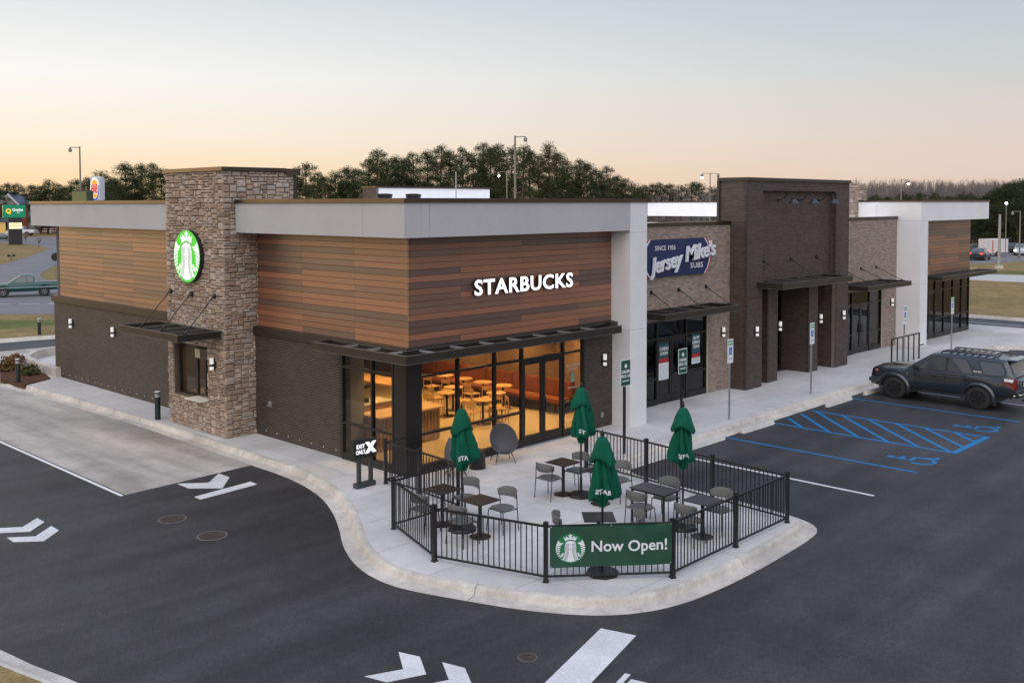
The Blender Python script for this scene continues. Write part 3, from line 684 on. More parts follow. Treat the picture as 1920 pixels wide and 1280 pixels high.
# the sandwich shop
for r_ in (('y', YJ, 24.14, 30.8, 2.74, 5.80), ('y', YJ, 29.46, 30.8, 0, 2.74)): brick_panels('brick_wall', None, [r_], TAN, 'tan_brick', M_mortT)
storefront('y', YJ+.12, [24.2, 25.4, 26.58, 28.25, 29.43], [.08, .85, 2.15, 2.70], skip={2}, glass=M_glass2, label='dark glazed front of the sandwich shop')
door('y', YJ+.12, 26.61, 27.41, 2.12, 1, M_glass2); door('y', YJ+.12, 27.42, 28.22, 2.12, -1, M_glass2)
MB().box(24.14, 30.8, YJ-.05, YJ+.32, 5.80, 5.92).build('parapet_cap', M_cap, bld)
MB().box(24.14, 30.8, YJ+.121, YJ+.3, 2.74, 5.8).build('parapet_wall', M_tpo, bld)
# brown brick tower
P = [(30.8, 31.95), (32.64, 33.37), (35.74, 36.48), (37.5, 38.6)]
DZ = 3.6; YR = YB+.22
rects = [('y', YB, 30.8, 31.88, 0, 7.32), ('y', YB, 37.44, 38.6, 0, 7.32), ('y', YB, 31.88, 37.44, 6.98, 7.32), ('y', YR, 31.88, 37.44, DZ, 6.98), ('x', 30.8, YB, 19.5, 0, 7.32), ('x', 37.44, YB, YR+.02, DZ, 6.98),
         ('y', YR, 32.64, 33.37, 0, DZ), ('y', YR, 35.74, 36.48, 0, DZ), ('x', 32.64, YR, 19.9, 0, DZ), ('x', 35.74, YR, 19.9, 0, DZ), ('x', 37.5, YB, 19.9, 0, DZ)]
bt = brick_panels('brick_tower', 'tall dark brown brick tower in the middle of the building', rects, BROWN, 'brown_brick', M_mortB)
MB().box(31.1, 38.45, 19.0, 19.5, DZ, 7.3).box(30.93, 31.95, YB+.125, 19.9, 0, DZ).box(32.77, 33.37, YR+.125, 19.9, 0, DZ).box(35.87, 36.48, YR+.125, 19.9, 0, DZ).box(37.63, 38.6, YB+.125, 19.9, 0, DZ).build('tower_core', M_core, bld)
MB().box(31.95, 37.5, YR+.13, 19.92, DZ+.002, DZ+.1).build('soffit', M_core, bld)
MB().box(30.74, 38.66, YB-.06, 19.6, 7.32, 7.44).build('parapet_cap', M_bronze, bld)
b = MB(); b.box(30.72, 30.80, 19.5, 19.6, 5.3, 7.32); b.build('flashing', M_bronze, bld)
for (a, c) in ((31.95, 32.64), (33.37, 35.74), (36.48, 37.5)):
    storefront('y', 19.86, [a+.03, (a+c)/2, c-.03] if c-a > 1.2 else [a+.03, c-.03], [.08, .9, 2.2, DZ-.05], glass=M_glass2)
# right tan brick wall
for r_ in (('y', Y4, 38.6, 45.55, 2.74, 5.80), ('y', Y4, 38.6, 40.35, 0, 2.74), ('y', Y4, 44.1, 45.55, 0, 2.74)): brick_panels('brick_wall', None, [r_], TAN, 'tan_brick', M_mortT)
storefront('y', Y4+.12, [40.38, 41.2, 42.9, 44.07], [.08, .85, 2.15, 2.70], skip={1}, glass=M_glass2, label='glazed front right of the brown tower')
door('y', Y4+.12, 41.23, 42.045, 2.12, 1, M_glass2); door('y', Y4+.12, 42.055, 42.87, 2.12, -1, M_glass2)
MB().box(38.6, 45.5, Y4-.05, Y4+.32, 5.80, 5.92).build('parapet_cap', M_cap, bld)
MB().box(38.6, 45.5, Y4+.121, Y4+.3, 2.74, 5.8).build('parapet_wall', M_tpo, bld)
# far end shop: fin, fascia, cladding, glass
YE = 18.3
fascia('white stucco fin and fascia of the far end shop', [(45.5, 46.32, YE-.002, 19.7, 2.86, 5.70), (45.5, 46.32, YE-.001, 19.7, 0, 2.853), (45.502, 46.32, YE-.002, 19.7, 5.707, fz1), (46.325, 54.1, YE, YE+.5, 5.71, fz1), (53.6, 54.1, YE+.503, 24, 5.71, fz1)], M_stuccoW)
MB().box(45.46, 54.14, YE-.04, YE+.4, fz1, 6.66).box(45.46, 45.8, YE+.4, 20.3, fz1, 6.659).build('parapet_cap', M_cap, bld)
MB().box(45.5, 45.62, 19.7, 20.3, 5.3, fz1).build('parapet_wall', M_stuccoW, bld)
MB().box(46.33, 54.0, YE+.5, 19.4, 5.715, 5.76).build('soffit', MATS['soffit_metal'], bld)
YO = 19.0
cladding('y', YO, [46.33, 48.4, 50.1, 52.0, 53.55], 3.1, 5.72, 'reddish wood boards on the far end shop', 9)
MB().box(46.33, 53.6, YO+.141, YO+.3, 3.0, 5.72).build('inner_wall', M_core, bld)
MB().box(46.33, 53.6, YO-.08, YO+.1, ZB, 3.098).build('band', M_bronze, bld)
storefront('y', YO+.05, [46.4, 47.7, 49.1, 50.2, 51.35, 52.5, 53.5], [.08, .95, 2.30, ZB-.04], skip={1}, glass=M_glass2, label='glazed front of the far end shop')
door('y', YO+.05, 47.73, 48.395, 2.27, 1, M_glass2); door('y', YO+.05, 48.405, 49.07, 2.27, -1, M_glass2)
storefront('x', 53.62, [YO+.1, 20.6, 22.2, 23.8], [.08, .95, 2.30, ZB-.04], glass=M_glass2)
# rear tower and far stone tower, seen over the roof
MB().box(30.8, 38.6, 39.0, 40.0, 5.0, 7.33).build('rear_tower', M_tpo, bld)
brick_panels('brick_wall', None, [('x', 30.79, 38.95, 40.05, 5.2, 7.33)], BROWN, 'brown_brick', M_mortB)
MB().box(30.74, 38.66, 38.94, 40.1, 7.33, 7.42).build('parapet_cap', M_cap, bld)
b = MB(); b.box(52.4, 54.7, TY0, TY1, 5.0, TZ); ft = b.build('far_stone_tower', MATS['stone_mortar'], bld)
b = MB()
for (u, z, w, h) in ashlar(TY1-TY0, 2.4, None, rs, .12):
    v, f = rs.choice(SV); M_ = Matrix(((0, 0, -.05, 52.4), (-(w-g), 0, 0, TY1-u), (0, h-g, 0, 5.1+z), (0, 0, 0, 1))); b.add([M_ @ Vector(q) for q in v], f, rs.random())
for (u, z, w, h) in ashlar(2.3, 2.4, None, rs, .12):
    v, f = rs.choice(SV); M_ = Matrix(((w-g, 0, 0, 52.4+u), (0, 0, -.05, TY0), (0, h-g, 0, 5.1+z), (0, 0, 0, 1))); b.add([M_ @ Vector(q) for q in v], f, rs.random())
o = b.build('stones', mS2, ft); o['kind'] = 'stuff'
# ---- canopies
M_slat = mat('canopy_slat', (.010, .010, .012), .5); M_lip = mat('canopy_lip', (.16, .15, .14), .35, .5, .5)
def canopy(label, x0, x1, y0, y1, z0, z1, open_side='y', bars=4, rods=()):
    """hung metal canopy: channel frame, cross bars, louvre slats; wall at y1 (or x1 for open_side 'x')"""
    b = MB(); t = .03
    b.box(x0, x1, y0, y0+t, z0, z1); b.box(x0, x0+t, y0+t, y1, z0, z1); b.box(x1-t, x1, y0+t, y1, z0, z1); b.box(x0+t, x1-t, y1-t, y1, z0, z1)
    c = b.build('canopy', M_bronze, bld); c['label'] = label
    e = MB(); e.box(x0-.012, x1+.012, y0-.012, y0+.05, z1, z1+.012); e.box(x0-.012, x1+.012, y0-.014, y0+.05, z0-.012, z0)
    e.box(x0-.012, x0+.05, y0+.05, y1, z1, z1+.012); e.box(x1-.05, x1+.012, y0+.05, y1, z1, z1+.012); e.box(x0-.014, x0+.05, y0+.05, y1, z0-.012, z0); e.build('edge_lip', M_lip, c)
    for k in range(bars):
        if open_side == 'y': u = x0+(x1-x0)*(k+1)/(bars+1); MB().box(u-.025, u+.025, y0+t, y1-t, z1-.05, z1-.004).build('cross_bar', M_lip, c)
        else: u = y0+(y1-y0)*(k+1)/(bars+1); MB().box(x0+t, x1-t, u-.025, u+.025, z1-.05, z1-.004).build('cross_bar', M_lip, c)
    n = 9
    for k in range(n):
        if open_side == 'y': v = y0+t+(y1-y0-2*t)*(k+.5)/n; MB().box(x0+t, x1-t, v-.045, v+.03, z0+.02, z0+.045).build('slat', M_slat, c)
        else: v = x0+t+(x1-x0-2*t)*(k+.5)/n; MB().box(v-.045, v+.03, y0+t, y1-t, z0+.02, z0+.045).build('slat', M_slat, c)
    for (a, d) in rods:
        r = MB(); r.cyl(a, d, .013, n=8); a = Vector(a); d = Vector(d); dr = (d-a).normalized()
        r.cyl(a+dr*.02, a+dr*.16, .022, n=8); r.cyl(d-dr*.16, d-dr*.02, .022, n=8)
        n_ = Vector((0, 1, 0)) if open_side == 'y' else Vector((1, 0, 0))
        r.cyl(a-n_*.0, a+n_*.05, .07, n=12); r.cyl(d-Vector((0, 0, .04)), d+Vector((0, 0, .04)), .03, n=8); r.build('tie_rod', M_black, c)
    return c
# corner shop L canopy
b = MB(); cx0, cy0, cz0, cz1 = 14.78, 17.68, 2.86, 3.05; t = .03
b.box(cx0, 22.8, cy0, cy0+t, cz0, cz1); b.box(cx0, cx0+t, cy0+t, 21.35, cz0, cz1); b.box(22.77, 22.8, cy0+t, YW-.125, cz0, cz1); b.box(cx0+t, XB-.095, 21.32, 21.35, cz0, cz1)
b.box(XB-.13, XB-.095, YW-.16, 21.32, cz0, cz1); b.box(XB-.095, 22.77, YW-.16, YW-.125, cz0, cz1)
lc = b.build('canopy', M_bronze, bld); lc['label'] = 'dark metal canopy wrapping the glazed corner'
e = MB(); e.box(cx0-.014, 22.814, cy0-.014, cy0+.05, cz1, cz1+.012).box(cx0-.014, cx0+.05, cy0+.05, 21.36, cz1, cz1+.012).box(cx0-.014, 22.814, cy0-.014, cy0+.05, cz0-.012, cz0).box(cx0-.014, cx0+.05, cy0+.05, 21.36, cz0-.012, cz0).box(XB-.14, 22.77, YW-.19, YW-.13, cz1, cz1+.01).box(XB-.15, XB-.10, YW-.13, 21.3, cz1, cz1+.01)
e.build('edge_lip', M_lip, lc)
M_bar = mat('bright_bar', (.42, .42, .43), .35, .5, .5)
for x in (15.75, 16.75, 17.75, 18.75, 19.75, 20.75, 21.75): MB().box(x-.025, x+.025, cy0+t, YW-.16, cz1-.05, cz1-.003).build('cross_bar', M_bar, lc)
for y in (18.45, 19.3, 20.2): MB().box(cx0+t, XB-.13, y-.025, y+.025, cz1-.05, cz1-.003).build('cross_bar', M_bar, lc)
for k in range(8):
    v = cy0+t+.09*k+.03; MB().box(cx0+t+.09*k+.06, 22.77, v-.0, v+.055, cz0+.04, cz0+.06).build('slat', M_slat, lc)
    v = cx0+t+.075*k+.02; MB().box(v, v+.05, cy0+t+.09*k+.09, 21.32, cz0+.062, cz0+.08).build('slat', M_slat, lc) if v+.05 < XB-.13 else None
canopy('dark metal canopy over the drive-through window', 13.12, TX0-.06, 25.22, 28.75, 2.84, 3.02, 'x', 3, [((TX0-.06, y, 3.97), (13.35, y-.35, 3.03)) for y in (25.6, 26.9, 28.15)])
canopy('dark metal canopy over the sandwich shop door', 25.3, 29.55, 17.95, YJ-.01, 2.95, 3.13, 'y', 3, [((x, YJ-.03, 3.70), (x+.0, 18.1, 3.14)) for x in (26.13, 27.66, 29.28)])
canopy('dark metal canopy on the brown brick tower', 31.5, 36.85, 17.4, YR-.02, 3.55, 3.75, 'y', 4, [((x, YR-.04, 4.45), (x, 17.6, 3.76)) for x in (32.3, 34.3, 36.3)])
canopy('dark metal canopy right of the brown tower', 39.4, 43.7, 17.95, Y4-.01, 2.95, 3.13, 'y', 3, [((x, Y4-.03, 3.70), (x, 18.1, 3.14)) for x in (40.2, 41.8, 43.3)])
canopy('dark metal canopy on the far end shop', 47.2, 54.4, 17.95, YO-.09, 2.93, 3.10, 'y', 6)
# ================================================================== SIGNS
def onwall(px, py, ax, p):
    d = ray(px, py); i = 1 if ax == 'y' else 0; return EYE+d*((p-EYE[i])/d[i])
def siren(R, fn, parent, mg, mw, z0=.0, dt=.004, ml=None):
    """round emblem: crowned, long-haired figure with two striped tails; 2-D shapes in disc units, stacked in thin layers"""
    def lay(polys, z, name, m):
        b = MB()
        for p in polys: b.prism([(x*R, y*R) for x, y in p], z, z+dt)
        b.fine(.05*max(1, R*2)); b.map(fn); return b.build(name, m, parent)
    cir = lambda r, a0, a1, n: [(r*math.cos(rad(a0+(a1-a0)*i/n)), r*math.sin(rad(a0+(a1-a0)*i/n))) for i in range(n+1)]
    mir = lambda p: [(-x, y) for x, y in p]
    lay([cir(1, 0, 360, 48)[:-1]], z0, 'disc', mg)
    star = [((.17 if i % 2 == 0 else .075)*math.sin(i*math.pi/5), .83+(.17 if i % 2 == 0 else .075)*math.cos(i*math.pi/5)) for i in range(10)]
    crown = [(-.34, .50), (-.46, .78), (-.31, .69), (-.27, .84), (-.13, .70), (0, .80), (.13, .70), (.27, .84), (.31, .69), (.46, .78), (.34, .50), (.18, .58), (0, .61), (-.18, .58)]
    hair = [(-.20, .50), (0, .55), (.20, .50), (.33, .38), (.38, .15), (.37, -.20), (.41, -.45), (.52, -.735)]+cir(.90, -55, -125, 14)+[(-.52, -.735), (-.41, -.45), (-.37, -.20), (-.38, .15), (-.33, .38)]
    fin = [(-.80, .56), (-.94, .22), (-.93, .12), (-.62, .22), (-.46, .40), (-.66, .38)]
    tails = []
    for k in range(7):
        y = .08-k*.135; xo = -math.sqrt(max(.05, .97**2-(y-.07)**2)); xi = -.66-.02*k+.06*max(0, k-3)
        tails.append([(xo, y-.09), (xi, y+.01), (xi, y+.085), (xo+.0, y+.0)])
    hand = [(-.68, -.55), (-.52, -.28), (-.45, -.30), (-.50, -.52)]
    lay([star, crown, hair, fin, mir(fin), hand, mir(hand)]+tails+[mir(p) for p in tails], z0+dt, 'figure', mw)
    lines = []
    for s in (-1, 1):
        for x0, w in ((.15, .07), (.225, .08), (.30, .08)):
            pts = [(x0+w*.55*math.sin(i*.62+.5)+.10*(i/12)**2 if i > 2 else x0, .34-i*.098) for i in range(13)]
            for a, c in zip(pts, pts[1:]):
                if a[0]**2+a[1]**2 < .80: lines.append([(s*(a[0]-.014), a[1]), (s*(a[0]+.014), a[1]), (s*(c[0]+.014), c[1]), (s*(c[0]-.014), c[1])])
        lines.append([(s*.05, .27), (s*.15, .29), (s*.15, .265), (s*.05, .245)])
    lines += [[(-.05, .06), (.05, .06), (.035, .035), (-.035, .035)], [(-.16, .02), (0, -.07), (.16, .02), (.16, .0), (0, -.10), (-.16, .0)], [(-.36, .47), (0, .57), (.36, .47), (.36, .445), (0, .54), (-.36, .445)]]
    lay(lines, z0+2*dt, 'hair_lines', ml or mg)
def lit(name, col, e): return mat(name, (.8, .8, .8), .4, emit=(col, e))
M_lw = lit('lit_white', (.95, .92, 1), 1.5); M_lg = mat('lit_green', (.02, .3, .03), .4, emit=((.01, .46, .015), .75)); M_ldg = mat('emblem_line', (.05, .12, .05), .4, emit=((.05, .3, .06), .3))
s = thing('round_sign', 'round lit green and white emblem sign on the stone tower', 'sign', (TX0, 26.95, 5.05), world=True)
M_can = mat('sign_case', (.015, .018, .016), .4)
b = MB().cyl((TX0-.0, 26.95, 5.05), (TX0-.13, 26.95, 5.05), .765, n=48); b.build('case', M_can, s, smooth=40)
siren(.755, side(TX0-.131, 26.95, 5.05), s, M_lg, mat('lit_white2', (.3, .3, .3), .4, emit=((1, 1, 1), .8)), ml=M_ldg)
# channel letters
p0, p1 = onwall(884, 536, 'y', YW), onwall(1068, 527, 'y', YW)
wdt = p1.x-p0.x
s = thing('letter_sign', 'white lit channel letters on the reddish wood front', 'sign', ((p0.x+p1.x)/2, YW, 4.5), world=True)
full = text('STARBUCKS', 1, 0, .018, 0, 1.10); xsn = [v[0] for v in full.v]; ysn = [v[1] for v in full.v]; k = wdt/(max(xsn)-min(xsn)); hgt = .40/(max(ysn)-min(ysn))
zc = (onwall(884, 536, 'y', YW).z+onwall(1068, 527, 'y', YW).z)/2
cx = p0.x
word = 'STARBUCKS'; adv = []
for i in range(len(word)):
    t0 = text(word[:i+1], 1, 0, .018, 0, 1.10, 'LEFT'); t1 = text(word[i], 1, 0, .018, 0, 1.10, 'LEFT')
    adv.append(max(v[0] for v in t0.v)-max(v[0] for v in t1.v))
lx = text(word, 1, 0, .018, 0, 1.10, 'LEFT'); mn = min(v[0] for v in lx.v); ym = (max(ysn)+min(ysn))/2
for i, ch in enumerate(word):
    for (ex, zoff, m, nm) in ((.04, .075, M_can, 'letter'), (.004, .119, M_lw, 'face')):
        q = text(ch, 1, ex, .018, 0, 1.10, 'LEFT')
        if nm == 'letter': q.v = [(x, y, z) for x, y, z in q.v]
        q.map(lambda x, y, z: (p0.x+(x+adv[i]-mn)*k, YW-zoff-z, zc+(y-ym)*hgt))
        if nm == 'letter': lo = q.build(nm, m, s)
        else: q.build(nm, m, lo)
# sandwich shop sign
s = thing('shop_sign', 'blue sandwich shop sign with white script lettering on tan brick', 'sign', (27.6, YJ, 4.78), world=True)
SX0, SX1, SZ0, SZ1 = 25.48, 29.50, 4.18, 5.38; sm = (SX0+SX1)/2; sh = (SZ1-SZ0)/2; szc = (SZ0+SZ1)/2
M_navy = mat('sign_navy', (.007, .018, .080), .5, noise=(3, .9, 1.1)); M_red = mat('sign_red', (.42, .018, .025), .4); M_sw = mat('sign_white', (.68, .70, .76), .4)
def plate(inset, zin, d0, d1, m, nm):
    x0, x1, z0, z1 = SX0+inset, SX1-inset, SZ0+zin, SZ1-zin; c = .34
    poly = [(x0+c, z0), (x1-c, z0), (x1-c*.45, z0+.2), (x1-.05, szc-.18), (x1, szc), (x1-.05, szc+.18), (x1-c*.45, z1-.2), (x1-c, z1), (x0+c, z1), (x0+c*.45, z1-.2), (x0+.05, szc+.18), (x0, szc), (x0+.05, szc-.18), (x0+c*.45, z0+.2)]
    b = MB(); b.prism(poly, d0, d1); b.map(lambda x, y, z: (x, YJ-z, y)); return b.build(nm, m, s)
plate(0, 0, .02, .10, M_red, 'red_border'); plate(.09, -.002, .022, .106, M_sw, 'white_border'); plate(.16, -.004, .024, .112, M_navy, 'panel')
def sgn(t, size, x, z, m, ex=.02, bold=.02, shear=0, rot=0, nm='lettering', d=.115, sp=1, wid=None, parent=s, fn=None):
    q = text(t, size, ex, bold, shear, sp); c, s_ = math.cos(rot), math.sin(rot)
    if wid: ww = max(v[0] for v in q.v)-min(v[0] for v in q.v); q.map(lambda a, b, c_: (a*wid/ww, b, c_))
    q.map(lambda a, b, c_: (x+a*c-b*s_, YJ-d-ex-c_, z+a*s_+b*c)); return q.build(nm, m, parent)
M_shade = mat('letter_shade', (.10, .13, .22), .5)
sgn('SINCE 1956', .21, 26.75, 5.10, M_sw, .004, .001, wid=1.12, sp=1.12)
for dx, dz, m, d, nm in ((0, 0, M_sw, .15, 'lettering'),):
    sgn('Jersey', .70, 26.72+dx, 4.62+dz, m, .03, .016, .26, .13, nm, d, .92, 1.85); sgn('Mike\u2019s', .70, 28.66+dx, 4.92+dz, m, .03, .014, .22, .10, nm, d, .92, 1.80)
sgn('SUBS', .25, 28.55, 4.47, M_sw, .004, .002, wid=.74, sp=1.1)

# exit-only sign
def exit_sign():
    t = thing('exit_sign', 'black illuminated drive-through sign on two short posts beside the fence', 'sign', (14.22, 18.53, 0), world=True)
    M_ch = mat('charcoal_metal', (.035, .042, .045), .45)
    MB().box(13.95, 14.49, 18.45, 18.61, 0, .11).build('base', M_ch, t)
    for x in (14.02, 14.36): MB().box(x, x+.08, 18.49, 18.57, .11, .70).build('post', M_ch, t)
    MB().box(13.86, 14.52, 18.45, 18.60, .70, 1.12).build('cabinet', M_can, t)
    M_lx = lit('lit_text', (1, .95, 1), .8); n = None
    for w, z, wd_ in (('EXIT', .975, .235), ('ONLY', .845, .27)): q = text(w, .13, .001, .003); ww = max(v[0] for v in q.v)-min(v[0] for v in q.v); q.map(lambda a, b_, c_: (a*wd_/ww, b_, c_)); q.map(front(14.055, 18.448, z)); q.build('lettering', M_lx, t)
    q = text('X', .30, .001, .03); q.map(front(14.345, 18.448, .91)); q.build('lettering', M_lx, t)
exit_sign()
# post signs
M_sgreen = mat('sign_green', (.006, .075, .045), .45); M_plate = mat('sign_plate', (.72, .74, .74), .45); M_hblue = mat('sign_blue', (.01, .12, .50), .45); M_stxt = mat('sign_green_text', (.02, .28, .14), .5)
def pickup_sign(px, label, y):
    p = onwall(px, 760, 'y', y)
    t = thing('pickup_sign', label, 'sign', (p.x, y, 0), group='green order pick up signs')
    MB().box(-.028, .028, -.02, .036, 0, 2.44).build('post', M_black, t); MB().box(-.21, .21, -.035, -.027, 1.78, 2.48).build('plate', M_plate, t); MB().box(-.19, .19, -.039, -.0351, 1.80, 2.46).build('panel', M_sgreen, t)
    for w, z, sz in (('ORDER', 2.16, .105), ('PICK UP', 2.04, .105), ('PARKING ONLY', 1.92, .04)): a = text(w, sz, .001, .004); a.map(front(0, -.0395, z)); a.build('lettering', M_plate, t)
    MB().cyl((0, -.039, 2.31), (0, -.042, 2.31), .055, n=16).build('emblem', M_plate, t)
pickup_sign(1171, 'green order pick up sign in front of the grey fin', 16.05); pickup_sign(1278, 'green order pick up sign in front of the sandwich shop door', 16.1)
def hc_sign(px, y, label):
    p = onwall(px, 700, 'y', y); t = thing('parking_sign', label, 'sign', (p.x, y, 0), group='accessible parking signs along the kerb')
    MB().box(-.028, .028, -.015, .025, 0, 2.40).build('post', M_steel, t); MB().box(-.155, .155, -.026, -.016, 1.72, 2.45).build('plate', M_plate, t)
    for w, z in (('RESERVED', 2.375), ('PARKING', 2.29)): a = text(w, .068, .001, .003); a.map(front(0, -.0275, z)); a.build('lettering', M_stxt, t)
    MB().box(-.085, .085, -.029, -.0261, 1.98, 2.20).build('symbol_field', M_hblue, t)
    q = MB(); c0 = (-.005, 2.065)
    for i in range(12):
        a0, a1 = rad(150+i*18), rad(168+i*18); q.prism([(c0[0]+.045*math.cos(a0), c0[1]+.045*math.sin(a0)), (c0[0]+.045*math.cos(a1), c0[1]+.045*math.sin(a1)), (c0[0]+.03*math.cos(a1), c0[1]+.03*math.sin(a1)), (c0[0]+.03*math.cos(a0), c0[1]+.03*math.sin(a0))], .0292, .031)
    q.prism([(-.02, 2.09), (.0, 2.09), (.0, 2.16), (-.02, 2.16)], .0292, .031); q.prism([(.0, 2.085), (.035, 2.085), (.06, 2.02), (.045, 2.015), (.022, 2.07), (.0, 2.07)], .0292, .031); q.prism([(-.02, 2.165), (.005, 2.165), (.005, 2.188), (-.02, 2.188)], .0292, .031)
    q.map(lambda x, y, z: (x, -z, y)); q.build('symbol', M_plate, t)
    q = text('VAN ACCESSIBLE', .026, .001, .002); q.map(front(0, -.0275, 1.86)); q.build('lettering', M_hblue, t)
hc_sign(1368, 16.3, 'accessible parking sign nearest the camera, before the brown tower'); hc_sign(1521, 16.47, 'accessible parking sign in front of the brown tower opening'); hc_sign(1694.5, 16.5, 'accessible parking sign behind the black railing'); hc_sign(1783, 16.5, 'accessible parking sign behind the dark car roof')
# posters in the sandwich shop window
def poster(u0, u1, z0, z1, label, big, m0, lower, y=YJ+.12):
    t = thing('poster', label, 'poster', ((u0+u1)/2, y, z0), world=True); MB().box(u0, u1, y-.012, y-.008, z0, z1).build('sheet', m0, t)
    h = z1-z0; MB().box(u0, u1, y-.0145, y-.0125, z0, z0+h*lower).build('lower_panel', M_plate, t); MB().box(u0+.02, u1-.02, y-.0165, y-.0146, z0+h*lower, z0+h*(lower+.12)).build('badge', M_red, t)
    q = MB()
    for i, w in enumerate(big): a = text(w, .145, .001, .006, .2); ww = max(v[0] for v in a.v)-min(v[0] for v in a.v); a.map(lambda x, yy, z: (x*min(1, .9*(u1-u0)/ww), yy, z)); a.map(front((u0+u1)/2, y-.0148, z1-h*.16-i*.15)); a.build('lettering', M_plate, t)
    q = MB()
    for i in range(6): q.box(u0+.03, u1-.03-.05*(i % 3), y-.0152, y-.0146, z0+.06+i*h*lower/7.5, z0+.075+i*h*lower/7.5)
    q.build('print_lines', mat('print_grey', (.3, .38, .4), .7), t)
M_pblue = mat('poster_blue', (.03, .075, .10), .6)
poster(26.73, 27.28, .78, 1.98, 'tall coming soon poster in the left door leaf', ['COMING', 'SOON'], M_pblue, .46); poster(28.62, 29.12, 1.1, 2.14, 'hiring poster in the window right of the door', ['NOW', 'HIRING', 'TEAM'], M_pblue, .2)
t = thing('window_decal', 'small white printed decal on the glass beside the double door', 'decal', (21.57, YW, 1.5), world=True)
for w, z, sz in (('YOUR FAVORITES', 1.98, .075), ('YOUR WAY', 1.87, .075), ('Mobile order and pay', 1.35, .045)): q = text(w, sz, .001, .002); q.map(front(21.57, YW-.008, z)); q.build('lettering', mat('decal_grey', (.35, .38, .40), .6), t)
MB().box(21.49, 21.63, YW-.012, YW-.008, 1.50, 1.76).build('picture', mat('decal_teal', (.08, .26, .22), .6), t)
# ================================================================== LAMPS
def wall_lamp():
    t = thing('wall_lamp', '', 'lamp', group='white cylinder wall lamps')
    MB().box(-.06, .06, -.03, 0, -.16, .16).build('back_plate', M_black, t)
    b = MB(); b.cyl((0, -.085, .0), (0, -.085, .17), .055, n=16); b.cyl((0, -.085, -.16), (0, -.085, -.06), .055, n=16); b.build('lens', M_lens, t, smooth=40)
    MB().cyl((0, -.085, -.062), (0, -.085, .002), .058, n=16).build('band', M_black, t, smooth=40); return t
WL = Repeat(wall_lamp())
for (px, py, ax, p, lab) in ((136, 606, 'x', XB-.008, 'wall lamp at the far left end of the dark brick wall'), (215, 622, 'x', XB-.008, 'wall lamp on dark brick just left of the small canopy'), (402, 682, 'x', TX0-.03, 'wall lamp on the stone tower beside the service window'),
                             (1130, 674, 'y', YW-.04, 'wall lamp on dark brick beside the grey fin'), (1353, 622, 'y', YJ-.008, 'wall lamp on tan brick right of the sandwich shop window'), (1416, 621, 'y', YB-.008, 'wall lamp on the left pier of the brown tower'),
                             (1459.5, 611, 'y', YR-.008, 'wall lamp on the second pier of the brown tower'), (1536, 597, 'y', YR-.008, 'wall lamp on the third pier of the brown tower'), (1579, 590, 'y', YB-.008, 'wall lamp on the right pier of the brown tower'), (1670, 566, 'y', Y4-.008, 'wall lamp on tan brick beside the white fin')):
    q = onwall(px, py, ax, p); WL(q, -math.pi/2 if ax == 'x' else 0, lab)
def goose():
    t = thing('gooseneck_lamp', '', 'lamp', group='gooseneck lamps on the brown tower')
    MB().cyl((0, 0, 0), (0, -.03, 0), .06, n=12).build('mount', M_black, t)
    pts = [(0, -.02, 0), (0, -.16, .02), (0, -.26, .10), (0, -.34, .22), (0, -.45, .27), (0, -.56, .22), (0, -.62, .10), (0, -.63, .02)]
    MB().tube(smooth_path([p for p in pts], 2), .016).build('arm', M_black, t, smooth=60)
    MB().lathe([(.05, .06), (.09, .02), (.15, -.05), (.20, -.10), (.19, -.105), (.13, -.05), (.04, .02)], 20, (0, -.63, -.02)).build('shade', mat('goose_shade', (.045, .055, .065), .3, .5, .4), t, smooth=40); return t
GL = Repeat(goose())
for px, w in ((1459, 'left'), (1497.5, 'middle'), (1535, 'right')): GL(onwall(px, 375.5, 'y', YR-.008), 0, w+' gooseneck lamp near the top of the brown tower')
# ================================================================== FENCE AND BANNER
FP = [(14.86, 18.42), (14.71, 18.36), (14.66, 17.09), (14.52, 15.66), (12.74, 15.66), (12.08, 13.68), (12.74, 11.52), (14.42, 10.05), (16.55, 10.09), (18.57, 10.12), (18.73, 12.02), (18.93, 13.95), (19.05, 15.87)]
FP[0] = (15.36, 18.36)
fence = thing('patio_fence', 'black metal railing fence around the outdoor seating area', 'fence', (16, 13.5, 0), world=True)
pm = MB(); pm.box(-.038, .038, -.038, .038, 0, 1.02); pm.box(-.046, .046, -.046, .046, 1.02, 1.045); pm.box(-.03, .03, -.03, .03, 1.045, 1.062); pm.box(-.05, .05, -.05, .05, 0, .02); pme = pm.mesh('post', M_black)
bme = MB().box(-.008, .008, -.008, .008, 0, .86).mesh('baluster', M_black)
for i, p in enumerate(FP):
    a = FP[max(i-1, 0)]; c = FP[min(i+1, len(FP)-1)]
    if i: o = link('post', pme, fence); o.location = (p[0], p[1], 0); o.rotation_euler = (0, 0, math.atan2(c[1]-a[1], c[0]-a[0]))
    if i+1 < len(FP):
        q = FP[i+1]; d = Vector((q[0]-p[0], q[1]-p[1])); L = d.length; d.normalize(); ang = math.atan2(d.y, d.x); s0 = .045 if i else 0
        for z, h in ((.98, .035), (.10, .03)): MB().bar((p[0]+d.x*s0, p[1]+d.y*s0, z), (q[0]-d.x*.045, q[1]-d.y*.045, z), .035, h).build('rail', M_black, fence)
        n = int((L-.1)/.105)
        for k in range(1, n): o = link('baluster', bme, fence); t_ = .05+(L-.1)*k/n; o.location = (p[0]+d.x*t_, p[1]+d.y*t_, .11); o.rotation_euler = (0, 0, ang)
